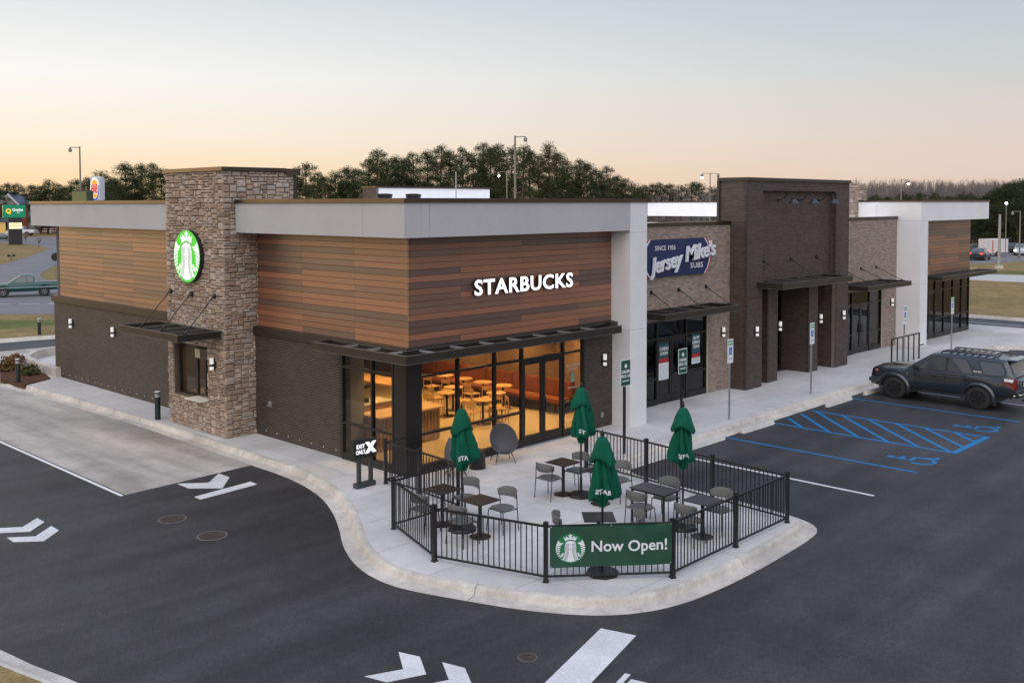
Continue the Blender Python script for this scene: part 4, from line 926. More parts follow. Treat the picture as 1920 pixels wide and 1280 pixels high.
# banner hung on the front panel
A_, B_ = Vector(FP[6]), Vector(FP[7]); d = (B_-A_).normalized(); nv = Vector((d.y, -d.x)); nv = nv if nv.y < 0 else -nv
banner = thing('banner', 'green vinyl banner with round emblem and white lettering tied to the fence', 'banner', (A_.x, A_.y, .25), world=True)
LB = (B_-A_).length; u0, u1, zb0, zb1 = .06, LB-.06+.03, .27, 1.0
def bwave(u, v): return .055+.010*math.sin(u*5+v*2)+.006*math.sin(u*11+v*7)+.012*math.exp(-((u-LB+.15)/.15)**2)*math.sin(v*9)+.02*(1-v)*.3
def bmap(u, v, w):                            # u along, v 0..1 up, w proud
    q = A_+d*u+nv*(bwave(u, v)+w); sag = -.022*math.sin(math.pi*((u-u0)/(u1-u0)*2 % 1))*v
    return (q.x, q.y, zb0+(zb1-zb0)*v+sag)
b = MB(); nu, nvv = 40, 12
for s_ in (0, -.003):
    k0 = len(b.v); b.v += [bmap(u0+(u1-u0)*i/nu, j/nvv, s_) for j in range(nvv+1) for i in range(nu+1)]
    for j in range(nvv):
        for i in range(nu):
            f_ = (k0+j*(nu+1)+i, k0+j*(nu+1)+i+1, k0+(j+1)*(nu+1)+i+1, k0+(j+1)*(nu+1)+i); b.f.append(f_ if s_ == 0 else f_[::-1])
b.build('sheet', mat('banner_green', (.012, .058, .034), .42, .5, noise=(3, .9, 1.1)), banner, smooth=60)
def bflat(a, c, e): return bmap(a, (c-zb0)/(zb1-zb0), e+.005)
q = text('Now Open!', .275, .0008, .004).fine(.06); ww = max(v[0] for v in q.v)-min(v[0] for v in q.v); q.map(lambda x, y, z: bflat(.79+(x+ww/2)*(1.33/ww), .62+y, z)); q.build('lettering', mat('banner_white', (.68, .68, .74), .5), banner)
siren(.265, lambda x, y, z: bflat(.42+x, .61+y, z), banner, mat('banner_emblem_green', (.008, .16, .055), .5), MATS['banner_white'], dt=.0012, ml=mat('banner_line', (.01, .12, .06), .5))
for u, v in ((u0+.02, .98), ((u0+u1)/2, .98), (u1-.02, .98), (u0+.02, .03), (u1-.02, .03)): c_ = Vector(bmap(u, v, 0)); MB().cyl(c_-Vector((nv.x, nv.y, 0))*.004, c_+Vector((nv.x, nv.y, 0))*.004, .013, n=10).build('grommet', M_steel, banner)
# ================================================================== PATIO FURNITURE
M_weave = mat('grey_weave', (.135, .135, .130), .8, .3, noise=[(5, .85, 1.15), (120, .7, 1.3)], bump=(150, .6)); M_top = mat('table_top', (.028, .023, .022), .33, .5, noise=(6, .9, 1.1))
def patio_chair():
    t = thing('patio_chair', '', 'chair', group='grey patio chairs')                 # faces +x
    b = MB(); out = []
    for i in range(24):
        a = 2*math.pi*i/24; ex = 2.6; ca, sa = math.cos(a), math.sin(a)
        out.append((.225*math.copysign(abs(ca)**(2/ex), ca)+.01, (.235-.02*(ca < 0))*math.copysign(abs(sa)**(2/ex), sa)))
    n = len(out)
    b.v += [(x*.94, y*.94, .440) for x, y in out]+[(x, y, .452) for x, y in out]+[(x*.97, y*.97, .474) for x, y in out]+[(x*.6, y*.6, .470) for x, y in out]
    for r in range(3): b.f += [(r*n+i, r*n+(i+1) % n, (r+1)*n+(i+1) % n, (r+1)*n+i) for i in range(n)]
    b.f += [tuple(range(n-1, -1, -1)), tuple(range(3*n, 4*n))]; b.build('seat', M_weave, t, smooth=50)
    b = MB(); m = 15                                                                  # curved back band
    for i in range(m):
        a = rad(-62+124*i/(m-1)); R0 = .27; cx_ = .03; e = abs(i-(m-1)/2)/((m-1)/2); zl, zh = .625+.03*e**3, .83-.055*e**3
        for (rr, z) in ((R0, zl+.012), (R0+.012, zl), (R0+.025, zl+.012), (R0+.045, zh-.014), (R0+.032, zh), (R0+.016, zh-.014)): b.v.append((cx_-rr*math.cos(a), rr*math.sin(a)*.98, z))
    for i in range(m-1): b.f += [(i*6+k, i*6+(k+1) % 6, (i+1)*6+(k+1) % 6, (i+1)*6+k) for k in range(6)]
    b.f += [tuple(range(5, -1, -1)), tuple(range((m-1)*6, m*6))]; b.build('backrest', M_weave, t, smooth=50)
    for s in (-1, 1):
        MB().tube([(.20, s*.20, .445), (.235, s*.235, .0)], .010).build('leg', M_black, t); MB().tube([(-.205, s*.245, .0), (-.165, s*.238, .45), (-.155, s*.242, .64), (-.145, s*.245, .74)], .010).build('leg', M_black, t)
    f = MB(); f.tube([(.20, -.20, .438), (.20, .20, .438)], .009); f.tube([(-.165, -.238, .438), (-.165, .238, .438)], .009)
    for s in (-1, 1): f.tube([(.20, s*.20, .438), (-.165, s*.238, .438)], .009)
    f.build('seat_frame', M_black, t); return t
CH = Repeat(patio_chair())
def patio_table(lx=.59, ly=.59, legs=False):
    t = thing('patio_table', '', 'table', group='square dark patio tables')
    MB().box(-lx/2, lx/2, -ly/2, ly/2, .725, .742).build('table_top', M_top, t, bevel=.003)
    if legs:
        for sx_ in (-1, 1):
            for sy_ in (-1, 1): MB().box(sx_*(lx/2-.05)-.02, sx_*(lx/2-.05)+.02, sy_*(ly/2-.05)-.02, sy_*(ly/2-.05)+.02, 0, .725).build('leg', M_black, t)
        MB().box(-lx/2+.04, lx/2-.04, -ly/2+.04, ly/2-.04, .69, .7245).build('apron', M_black, t)
    else:
        MB().lathe([(.215, 0), (.215, .012), (.19, .020), (.05, .026)], 28).build('base', M_top, t, smooth=30); MB().cyl((0, 0, .02), (0, 0, .71), .037, n=16).build('pedestal', M_black, t, smooth=40)
        MB().box(-.18, .18, -.18, .18, .708, .7245).build('bracket', M_black, t)
    MB().cyl((0, 0, .742), (0, 0, .7445), .035, n=16).build('umbrella_plug', mat('plug', (.06, .055, .055), .5), t); return t
TB = Repeat(patio_table())
TABLES = [(13.6, 15.15, 0, 'square dark table next to the fence corner on the left'), (13.61, 14.05, 0, 'square dark table in front of the left umbrella base'), (16.92, 14.77, 0, 'square dark table beside the rear umbrella pole'), (16.95, 13.72, 0, 'square dark table half hidden by the middle umbrella'),
          (14.38, 11.68, math.pi/4, 'square dark table turned corner-on behind the banner'), (16.62, 10.88, 0, 'square dark table nearest the right front fence')]
for x, y, r, lab in TABLES: TB((x, y, 0), r, lab)
o = patio_table(.57, .88, True); o.location = (16.60, 12.02, 0); o['label'] = 'longer four-legged dark table behind the right umbrella pole'; o['group'] = ''; del o['group']
CHAIRS = [(13.08, 15.12, 0, 'chair left of the table by the left fence corner'), (14.2, 15.08, math.pi, 'chair with its back to the right, behind the left umbrella'), (14.22, 14.02, math.pi, 'chair right of the table in front of the left umbrella base'), (13.08, 14.0, 0, 'chair seen from behind through the front left railing'),
          (16.5, 14.83, 0, 'chair left of the rear table, seen from behind'), (17.42, 14.78, math.pi, 'chair between the rear umbrella pole and the rear table'), (17.46, 13.62, math.pi, 'chair right of the middle umbrella against the railing'),
          (13.98, 12.12, -math.pi/4, 'chair left of the corner-on table behind the banner'), (14.80, 11.27, math.pi*.75, 'chair right of the corner-on table behind the banner'), (16.16, 12.05, 0, 'chair left of the longer table, seen from behind'), (17.08, 12.08, math.pi, 'chair right of the longer table, behind the right umbrella pole'),
          (17.12, 10.84, math.pi, 'chair right of the table nearest the right front fence'), (16.12, 10.86, 0, 'chair left of the table nearest the right front fence')]
for x, y, r, lab in CHAIRS: CH((x, y, 0), r, 'grey patio '+lab)
# closed umbrellas
M_canv = mat('green_canvas', (.004, .085, .048), .85, .15, noise=[(4, .85, 1.15), (200, .85, 1.15)], bump=(30, .15))
def umbrella(seed):
    rr = random.Random(seed); t = thing('patio_umbrella', '', 'umbrella', group='closed green patio umbrellas')
    MB().lathe([(.30, 0), (.30, .03), (.27, .065), (.16, .085), (.05, .10)], 8).build('base', M_black, t); MB().cyl((0, 0, .09), (0, 0, .42), .032, n=14).build('sleeve', M_black, t, smooth=40)
    MB().cyl((0, 0, .09), (0, 0, 2.46), .022, n=14).build('pole', M_black, t, smooth=40); MB().lathe([(.012, 2.46), (.03, 2.49), (.02, 2.54), (.006, 2.58)], 12).build('finial', M_black, t, smooth=60)
    ph = rr.random()*6; am = [rr.uniform(.7, 1.25) for _ in range(8)]
    def fold(lo, hi):
        def fn(th, r, z):
            k = (z-lo)/(hi-lo); seg = (th/(2*math.pi)*4+ph) % 4; i = int(seg); u = seg-i
            ridge = abs(math.sin(math.pi*u))                      # 0 at the four hanging corners
            a_ = am[i]*(1-u)+am[(i+1) % 4]*u
            pleat = 1-.55*ridge*(1-.35*k)+.15*math.sin(th*7+ph*3+z*5)+.08*math.sin(th*13+z*9+ph)+.04*math.sin(th*23+z*15)
            return r*a_*max(.25, pleat)
        return fn
    b = MB(); n = 72; prof = [(.075, 1.20), (.10, 1.26), (.12, 1.33), (.30, 1.40), (.325, 1.46), (.30, 1.58), (.265, 1.72), (.225, 1.88), (.18, 2.02), (.12, 2.14), (.055, 2.22)]
    b.lathe(prof, n, (0, 0, 0), fold(1.2, 2.2))
    for i in range(len(b.v)):                                      # uneven, pointed hem
        x, y, z = b.v[i]
        if z < 1.65 and z > 1.35: th = math.atan2(y, x); r = math.hypot(x, y); z2 = z-.10*(1.65-z)/.3*math.sin(th*2+ph)+.16*(.20-r); b.v[i] = (x, y, z2)
    b.build('canopy', M_canv, t, smooth=70)
    b = MB(); b.lathe([(.165, 2.01), (.19, 2.06), (.16, 2.16), (.135, 2.28), (.11, 2.36), (.075, 2.43), (.03, 2.455)], 48, (0, 0, 0), lambda th, r, z: r*(1+.38*max(0, math.cos(2*th+ph))*(2.46-z)/.45+.05*math.sin(th*9)))
    for i in range(len(b.v)):
        x, y, z = b.v[i]
        if z < 2.2: th = math.atan2(y, x); b.v[i] = (x, y, z-.07*math.cos(2*th+ph)*(2.2-z)/.19)
    b.build('top_flap', M_canv, t, smooth=70)
    return t
def umb(x, y, seed, label, rz, word):
    t = umbrella(seed); t.location = (x, y, 0); t.rotation_euler = (0, 0, rz); t['label'] = label
    # lettering printed on the flap, on the side towards the lot
    me = [c for c in t.children if c.name.startswith('canopy')][0].data; a_ = math.atan2(-y-1, -x+2)-rz; best = None
    q = text(word, .115, .001, .005, 0, 1.05).fine(.02)
    dirv = Vector((math.cos(a_), math.sin(a_), 0)); tv = Vector((-dirv.y, dirv.x, 0))
    from mathutils.bvhtree import BVHTree
    bv = BVHTree.FromPolygons([v.co for v in me.vertices], [tuple(p.vertices) for p in me.polygons])
    def drape(xx, yy, zz):
        o_ = dirv*1.0+tv*xx+Vector((0, 0, 1.50+yy)); h = bv.ray_cast(o_, -dirv)
        return tuple((h[0] if h[0] else o_-dirv*.8)+dirv*(.006+zz))
    # split long faces so that the print follows the cloth
    q.map(drape); q.build('lettering', mat('print_white', (.70, .72, .74), .6), t)
umb(13.66, 14.62, 1, 'closed green umbrella left of the lounge chairs', .3, 'STA'); umb(17.10, 14.40, 2, 'closed green umbrella at the rear beside the double door', 2.2, 'ST'); umb(13.72, 11.06, 6, 'closed green umbrella standing right behind the banner', .9, 'STAR'); umb(16.79, 11.46, 4, 'closed green umbrella on the right, before the parking bays', 2.6, 'STA')
# egg-shaped lounge chairs and drum table
M_egg = mat('charcoal_weave', (.105, .105, .115), .75, .3, noise=(60, .8, 1.2), bump=(90, .5))
def lounge():
    t = thing('lounge_chair', '', 'chair', group='egg-shaped lounge chairs')           # faces +x
    b = MB(); nr, nt = 8, 36; beta = rad(33); c = Vector((-.03, 0, .50)); U = Vector((-math.sin(beta), 0, math.cos(beta))); N = Vector((math.cos(beta), 0, math.sin(beta)))
    for s_ in (0, -.035):
        k0 = len(b.v)
        for i in range(nr+1):
            r = i/nr
            for k in range(nt):
                a = 2*math.pi*k/nt; hy = .40*r*math.cos(a)*(1+.06*math.sin(a)); vv = r*math.sin(a)*(.53 if math.sin(a) > 0 else .38); dep = .40*r**2.2
                p = c+Vector((0, 1, 0))*hy+U*vv+N*(dep-.20+s_); b.v.append(tuple(p))
        for i in range(nr):
            for k in range(nt):
                f_ = (k0+i*nt+k, k0+i*nt+(k+1) % nt, k0+(i+1)*nt+(k+1) % nt, k0+(i+1)*nt+k); b.f.append(f_ if s_ == 0 else f_[::-1])
    o1 = nr*nt; o2 = (nr+1)*nt+nr*nt
    for k in range(nt): b.f.append((o1+k, o1+(k+1) % nt, o2+(k+1) % nt, o2+k))
    b.build('shell', M_egg, t, smooth=60)
    e = MB(); e.tube([tuple(Vector(b.v[o1+k % nt])) for k in range(nt+1)], .013, 6); e.build('rim', M_egg, t, smooth=60)
    for sx_ in (-1, 1):
        for sy_ in (-1, 1): MB().tube([(sx_*.14+.02, sy_*.20, .30), (sx_*.27+.03, sy_*.29, 0)], .012, 8).build('leg', M_black, t)
    f = MB(); f.tube([(.16, -.20, .30), (.16, .20, .30), (-.12, .20, .30), (-.12, -.20, .30), (.16, -.20, .30)], .011, 6); f.build('leg_frame', M_black, t); return t
LC = Repeat(lounge()); LC((18.05, 17.80, 0), rad(-118), 'charcoal egg-shaped lounge chair in front of the glass, facing the patio', .9); LC((16.25, 17.62, 0), rad(-35), 'charcoal egg-shaped lounge chair partly hidden by the left umbrella', .9)
t = thing('drum_table', 'small black drum side table between the lounge chairs', 'table', (17.16, 17.80, 0))
MB().lathe([(.20, 0), (.21, .015), (.185, .40), (.19, .42)], 32).build('drum', M_black, t, smooth=40); MB().lathe([(.19, .421), (.20, .428), (.20, .446), (.19, .45)], 32).build('table_top', M_top, t, smooth=40)
# ================================================================== SITE FURNITURE
def bollard():
    t = thing('bollard', '', 'bollard', group='dark bollards with pale bands')
    MB().lathe([(.085, 0), (.085, .70), (.07, .70), (.07, .73), (.085, .73), (.085, .76), (.07, .76), (.07, .785), (.085, .785), (.085, .84)], 20).build('post', mat('bollard_green', (.012, .022, .024), .4), t, smooth=40)
    b = MB(); b.lathe([(.078, .70), (.078, .73)], 20); b.lathe([(.078, .76), (.078, .785)], 20); b.build('band', M_plate, t, smooth=40); MB().lathe([(.085, .841), (.08, .86), (.03, .868)], 20).build('cap', M_plate, t, smooth=50); return t
BO = Repeat(bollard())
for px, py, z, lab in ((296, 786, 0, 'dark bollard on the pavement beside the drive lane'), (34, 716, .03, 'dark bollard with pale bands in the mulch bed'), (74, 628, -.2, 'dark bollard in the grass far behind the left wall')): p = at(px, py, z); BO((p.x, p.y, z))['label'] = lab
def wheel_stop():
    b = MB(); L = .91
    v = lambda x, k: [(x, -.085+k, 0), (x, -.045+k, .115-k), (x, .045-k, .115-k), (x, .085-k, 0)]
    b.v += v(-L, .03)+v(-L+.08, 0)+v(L-.08, 0)+v(L, .03)
    for r in range(3): b.f += [(r*4+q, (r+1)*4+q, (r+1)*4+q+1, r*4+q+1) for q in range(3)]+[(r*4+3, (r+1)*4+3, (r+1)*4, r*4)]
    b.f += [(0, 1, 2, 3), (15, 14, 13, 12)]
    return b.mesh('wheel_stop', mat('stop_concrete', (.56, .545, .52), .8, .25, noise=[(2, .85, 1.1), (20, .88, 1.1)]))
wme = wheel_stop()
for x, lab in ((20.98, 'against the patio kerb'), (23.62, 'in the bay left of the first blue line'), (26.38, 'in the first accessible bay'), (31.6, 'in the bay left of the dark car'), (34.4, 'at the nose of the dark car'), (37, 'in the bay right of the dark car'), (47.3, 'beside the far white kerb, above the car roof')):
    o = link('wheel_stop', wme); o.location = (x, 15.36, AZ+.012); tag(o, 'white concrete wheel stop '+lab, 'wheel stop', 'concrete wheel stops')
a, c = at(1678, 637, 1.07), at(1718, 624, 1.07)
t = thing('railing', 'short black railing on the pavement behind the dark car', 'railing', (a.x, a.y, 0), world=True)
dv = Vector((c.x-a.x, 0, 0)); yr = (a.y+c.y)/2
MB().bar((a.x-.03, yr, 1.08), (c.x+.03, yr, 1.08), .05, .05).build('rail', M_black, t)
for k in range(6):
    x = a.x+(c.x-a.x)*k/5; w = .025 if k in (0, 5) else .02; MB().box(x-w, x+w, yr-w, yr+w, 0, 1.055).build('post' if k in (0, 5) else 'baluster', M_black, t)
MB().bar((c.x+.03, yr, .55), (c.x+.5, yr, .55), .04, .04).build('rail', M_black, t)
# hose bib and outlet cover on the brick
p = onwall(507, 757, 'x', XB-.008); t = thing('hose_bib', 'small metal hose tap on the dark brick wall', 'tap', p, world=True)
MB().box(p.x-.02, p.x, p.y-.07, p.y+.07, p.z-.08, p.z+.08).build('plate', M_steel, t); MB().cyl((p.x-.02, p.y, p.z), (p.x-.10, p.y, p.z-.03), .018, n=10).build('spout', M_steel, t)
p = onwall(1128, 777, 'y', YW-.04); t = thing('outlet_cover', 'small grey outlet cover low on the dark brick', 'outlet', p, world=True)
MB().box(p.x-.05, p.x+.05, p.y-.03, p.y, p.z-.07, p.z+.07).build('cover', M_steel, t)
# ================================================================== INTERIOR OF THE COFFEE SHOP
M_floor = mat('cafe_floor', (.38, .30, .18), .5, .4, noise=[(.8, .9, 1.1), (8, .95, 1.05)]); M_oak = mat('light_oak', (.50, .30, .13), .45, .4, noise=(3, .85, 1.12), stretch=(1, 8, 1)); M_wallin = mat('cafe_wall', (.20, .13, .085), .8); M_leather = mat('tan_leather', (.20, .062, .022), .5, .4, noise=(4, .9, 1.1))
MB().box(XB+.14, 24.05, YW+.07, 33.0, -.05, .006).build('floor', M_floor, bld); MB().box(XB+.31, 24.0, YW+.31, 33.0, 2.92, 2.97).build('ceiling', mat('cafe_ceiling', (.10, .09, .08), .8), bld)
MB().box(24.0, 24.1, YW+.8, 33.0, .0, 2.92).build('partition', M_wallin, bld); MB().box(XB+.31, 24.0, 33.0, 33.1, 0, 2.92).build('partition', M_wallin, bld); MB().box(XB+.26, XB+.30, 21.3, 33.0, 0, 2.92).build('partition', M_wallin, bld)
MB().box(XB+.3, 16.35, 21.28, 21.36, .006, 2.9).build('partition', mat('grey_board', (.20, .19, .18), .8), bld)
def counter():
    t = thing('service_counter', 'wooden service counter inside the glazed corner', 'counter', (17.6, 21.2, 0), world=True)
    MB().box(16.4, 18.55, 20.78, 21.45, .006, .90).build('body', mat('slat_oak', (.36, .22, .12), .55, noise=(5, .85, 1.1), stretch=(6, 1, 1)), t); MB().box(16.35, 18.68, 20.66, 21.55, .90, .95).build('counter_top', mat('pale_oak', (.55, .36, .19), .4, noise=(3, .9, 1.1), stretch=(1, 5, 1)), t)
    for k in range(18): x = 16.45+k*.12; MB().box(x, x+.07, 20.755, 20.78, .05, .89).build('slat', MATS['slat_oak'], t)
    MB().box(16.4, 18.2, 22.4, 23.0, .006, .90).build('body', M_oak, t); MB().box(16.35, 18.25, 22.35, 23.05, .90, .94).build('counter_top', mat('stone_top', (.5, .45, .36), .35), t)
counter()
M_dk = mat('dark_machine', (.02, .02, .022), .3)
for x, y, lab in ((16.75, 22.7, 'chrome coffee brewer at the left end of the inner counter'), (17.3, 22.75, 'coffee brewer in the middle of the inner counter')):
    t = thing('coffee_machine', lab, 'coffee machine', (x, y, .94)); MB().box(-.2, .2, -.2, .2, 0, .12).build('base', M_dk, t); MB().box(-.2, .2, .02, .2, .12, .42).build('tower', M_steel, t); MB().box(-.2, .2, -.2, .2, .42, .52).build('head', M_dk, t)
t = thing('register', 'dark payment terminal on the service counter', 'register', (18.0, 21.2, .95)); MB().box(-.14, .14, -.10, .10, 0, .05).build('base', M_dk, t); b = MB(); b.bar((0, .05, .05), (0, -.02, .28), .26, .02); b.build('screen', M_dk, t)
t = thing('paper_bag', 'pale paper bag standing on the service counter', 'bag', (17.62, 21.0, .95)); MB().box(-.08, .08, -.06, .06, 0, .26).build('bag', mat('kraft', (.55, .42, .27), .8), t)
def cafe_table():
    t = thing('cafe_table', '', 'table', group='round wooden cafe tables'); MB().lathe([(.28, .715), (.31, .72), (.31, .745), (.30, .75)], 28).build('table_top', M_oak, t, smooth=30)
    MB().cyl((0, 0, .02), (0, 0, .714), .035, n=12).build('pedestal', M_black, t, smooth=40); MB().lathe([(.24, 0), (.24, .012), (.05, .025)], 24).build('base', M_black, t); return t
CT = Repeat(cafe_table())
for x, y, lab in ((20.76, 22.88, 'round wooden table in the middle of the cafe floor'), (20.72, 21.25, 'round wooden table nearest the front window'), (22.78, 22.45, 'nearest round table along the leather bench'), (22.78, 23.35, 'second round table along the leather bench'), (22.78, 24.3, 'third round table along the leather bench'), (22.78, 25.2, 'fourth round table along the leather bench'), (21.75, 21.72, 'round table left of the double door'), (21.5, 23.4, 'round table in the second row from the bench')): CT((x, y, .006), 0, lab)
def cafe_chair():
    t = thing('cafe_chair', '', 'chair', group='light wooden cafe chairs')
    MB().box(-.21, .21, -.21, .21, .44, .465).build('seat', M_oak, t, bevel=.006); MB().box(-.215, -.195, -.20, .20, .68, .80).build('backrest', M_oak, t)
    for s in (-1, 1): MB().cyl((.19, s*.19, 0), (.18, s*.18, .44), .015, n=8).build('leg', M_oak, t); MB().cyl((-.21, s*.20, 0), (-.2, s*.19, .80), .015, n=8).build('leg', M_oak, t); MB().bar((.19, s*.19, .2), (-.205, s*.2, .2), .02, .02).build('stretcher', M_oak, t)
    return t
CC = Repeat(cafe_chair())
for x, y, r, lab in ((20.20, 22.85, 0, 'left of the middle round table'), (21.22, 22.6, math.pi, 'right of the middle round table'), (20.22, 21.2, .2, 'left of the round table nearest the front window'), (21.15, 20.95, 2.6, 'right of the round table nearest the front window'), (22.2, 22.4, 0, 'at the nearest bench table'), (22.2, 23.3, 0, 'at the second bench table'), (22.2, 24.3, 0, 'at the third bench table'), (22.2, 25.2, 0, 'at the fourth bench table'), (20.95, 23.6, -.2, 'at the second row round table'), (21.3, 21.3, .8, 'at the round table left of the double door')): CC((x, y, .006), r, 'light wooden chair '+lab)
t = thing('leather_bench', 'long tan leather bench along the cafe side wall', 'bench', (23.6, 23.5, 0), world=True)
MB().box(23.15, 23.75, 20.4, 28.0, .34, .47).build('seat', M_leather, t, bevel=.03); MB().box(23.3, 23.75, 20.5, 27.9, .03, .339).build('plinth', M_dk, t)
for k in range(6): MB().box(23.72, 23.95, 20.4+k*1.265, 20.4+(k+1)*1.265-.01, .471, .98).build('back_cushion', M_leather, t, bevel=.03)
t = thing('communal_table', 'long orange-lit communal table at the back of the cafe', 'table', (20, 25, 0), world=True); MB().box(19.55, 20.45, 23.9, 27.2, .90, .96).build('table_top', M_oak, t)
for x in (19.7, 20.3):
    for y in (24.1, 27.0): MB().box(x-.04, x+.04, y-.04, y+.04, .006, .90).build('leg', M_black, t)
# ceiling lamps (the warm light in the photograph)
M_warm = mat('warm_lamp', (.9, .8, .6), .5, emit=((1, .58, .20), 6))
CL = []
def ceil_lamp():
    t = thing('ceiling_lamp', '', 'lamp', group='warm ceiling lamps in the cafe'); MB().box(-.32, .32, -.32, .32, 2.885, 2.918).build('frame', M_black, t); MB().box(-.29, .29, -.29, .29, 2.872, 2.884).build('diffuser', M_warm, t); return t
CLR = Repeat(ceil_lamp())
for x in (17.2, 19.4, 21.6, 23.2):
    for y in (20.2, 22.6, 25.2, 28.5): CLR((x, y, 0), 0, 'warm square ceiling lamp over the '+{20.2: 'front window', 22.6: 'middle tables', 25.2: 'bench tables', 28.5: 'back wall'}[y]+', '+{17.2: 'leftmost', 19.4: 'second from left', 21.6: 'third from left', 23.2: 'rightmost'}[x])
L = bpy.data.lights.new('cafe_light', 'AREA'); L.shape = 'SQUARE'; L.size = .55; L.spread = rad(120); L.energy = 46; L.color = (1, .57, .19)
for x in (17.2, 19.4, 21.6, 23.2):
    for y in (20.2, 22.6, 25.2): lo_ = bpy.data.objects.new('cafe_light', L); C.objects.link(lo_); lo_.location = (x, y, 2.86)
# dim back rooms of the other shops
for (x0, x1, y0) in ((24.15, 30.7, 19.6), (38.7, 45.4, 19.9)):
    MB().box(x0, x1, y0-.2, 27, -.02, .005).build('floor', mat('shop_floor', (.30, .29, .27), .6), bld); MB().box(x0, x1, 27, 27.1, 0, 2.9).build('partition', mat('shop_wall', (.35, .33, .30), .8), bld); MB().box(x0, x1, y0, 27, 2.85, 2.9).build('ceiling', mat('shop_ceiling', (.4, .4, .4), .8), bld)
    MB().box(x0-.05, x0-.002, y0, 27, 0, 2.9).build('partition', MATS['shop_wall'], bld); MB().box(x1+.002, x1+.05, y0, 27, 0, 2.9).build('partition', MATS['shop_wall'], bld)
MB().box(46.4, 53.7, 19.12, 27, -.02, .005).build('floor', MATS['shop_floor'], bld); MB().box(46.4, 53.7, 27, 27.1, 0, 2.9).build('partition', MATS['shop_wall'], bld); MB().box(46.4, 53.6, 19.3, 27, 2.88, 2.95).build('ceiling', MATS['shop_ceiling'], bld); MB().box(46.35, 46.4, 19.12, 27, 0, 2.9).build('partition', MATS['shop_wall'], bld)
MB().box(31.95, 37.5, 19.9, 23, -.02, .005).build('floor', MATS['shop_floor'], bld); MB().box(31.9, 37.55, 23, 23.1, 0, 3.6).build('partition', MATS['shop_wall'], bld); MB().box(31.9, 37.5, 19.93, 23, DZ-.02, DZ).build('ceiling', MATS['shop_ceiling'], bld)
MB().box(14.95, 15.5, 26.13, 28.09, .90, .94).build('booth_counter', mat('booth_counter', (.30, .22, .10), .5), bld)
L2 = bpy.data.lights.new('booth_light', 'AREA'); L2.size = .5; L2.energy = 14; L2.color = (1, .72, .38); lo_ = bpy.data.objects.new('booth_light', L2); C.objects.link(lo_); lo_.location = (15.5, 27.1, 2.42)
MB().box(15.2, 15.8, 26.8, 27.4, 2.425, 2.45).build('booth_lamp', M_warm, bld)
# drive-through booth behind the service window
MB().box(TX0+.46, 16.6, 26.0, 28.2, .0, .02).build('floor', MATS['shop_floor'], bld); MB().box(16.6, 16.65, 26.0, 28.2, 0, 2.46).build('partition', mat('booth_wall', (.16, .14, .11), .7), bld)
t = thing('glow_sheets', 'added pale glowing sheets behind the service window', 'screen', (14.95, 27.0, .95), world=True); MB().box(14.97, 14.98, 26.62, 26.86, 1.18, 1.58).build('sheet', mat('lit_sheet', (.8, .75, .5), .5, emit=((1, .85, .5), .55)), t); MB().box(15.0, 15.01, 26.98, 27.16, 1.16, 1.56).build('sheet', MATS['lit_sheet'], t)  # self-glowing sheets added to brighten the service window
MB().box(14.985, 15.05, 26.55, 27.2, .94, 1.15).build('stand', M_dk, t)
# ================================================================== VEHICLES
M_carglass = mat('car_glass', (.050, .055, .060), .05, .5, coat=(.8, .03, 1.5)); M_chrome = mat('chrome', (.6, .6, .62), .15, .5, .9); M_trim = mat('black_trim', (.014, .014, .015), .5)
M_tail = mat('tail_lamp', (.14, .004, .008), .2, coat=.5); M_tailon = mat('tail_lamp_on', (.5, .02, .02), .3, emit=((1, .05, .04), 2.2)); M_head = mat('head_lamp', (.55, .56, .58), .12, coat=.5); M_headon = mat('head_lamp_on', (.8, .8, .8), .3, emit=((1, .93, .8), 4))
M_rim = mat('dark_rim', (.02, .02, .021), .4, .5, .4); M_rimS = mat('silver_rim', (.30, .30, .31), .35, .5, .7)
def lerp_tab(tab, s):
    for (a, va), (b_, vb) in zip(tab, tab[1:]):
        if s <= b_: k = 0 if b_ == a else max(0, (s-a)/(b_-a)); return va+(vb-va)*k
    return tab[-1][1]
def wheel(t, x, y, r, w, side_, rim):
    """x = outer face; axle along x"""
    o = -side_; b = MB(); prof = [(r*.62, 0), (r*.86, .0), (r*.97, .025), (r, .06), (r, w-.06), (r*.97, w-.025), (r*.86, w), (r*.62, w)]; n = 28
    for rr, d in prof: b.v += [(x+o*d, y+rr*math.cos(2*math.pi*k/n), r+rr*math.sin(2*math.pi*k/n)) for k in range(n)]
    for i in range(len(prof)-1): b.f += [(i*n+k, i*n+(k+1) % n, (i+1)*n+(k+1) % n, (i+1)*n+k) for k in range(n)]
    wh = b.build('wheel', M_rubber, t, smooth=40)
    b = MB(); b.cyl((x+o*.045, y, r), (x+o*(w-.05), y, r), r*.625, n=24)
    b.build('rim_barrel', M_trim, wh, smooth=40)
    b = MB(); b.cyl((x+o*.02, y, r), (x+o*.06, y, r), r*.15, n=14)
    for k in range(6):
        a = k*math.pi/3+.3; d_ = Vector((0, math.cos(a), math.sin(a))); b.bar(Vector((x+o*.03, y, r))+d_*r*.1, Vector((x+o*.03, y, r))+d_*r*.60, r*.13, .03, up=(1, 0, 0))
    ring = [(x+o*.025, y+r*.60*math.cos(2*math.pi*k/24), r+r*.60*math.sin(2*math.pi*k/24)) for k in range(25)]; b.tube(ring, .014, 6); b.build('rim', rim, wh)
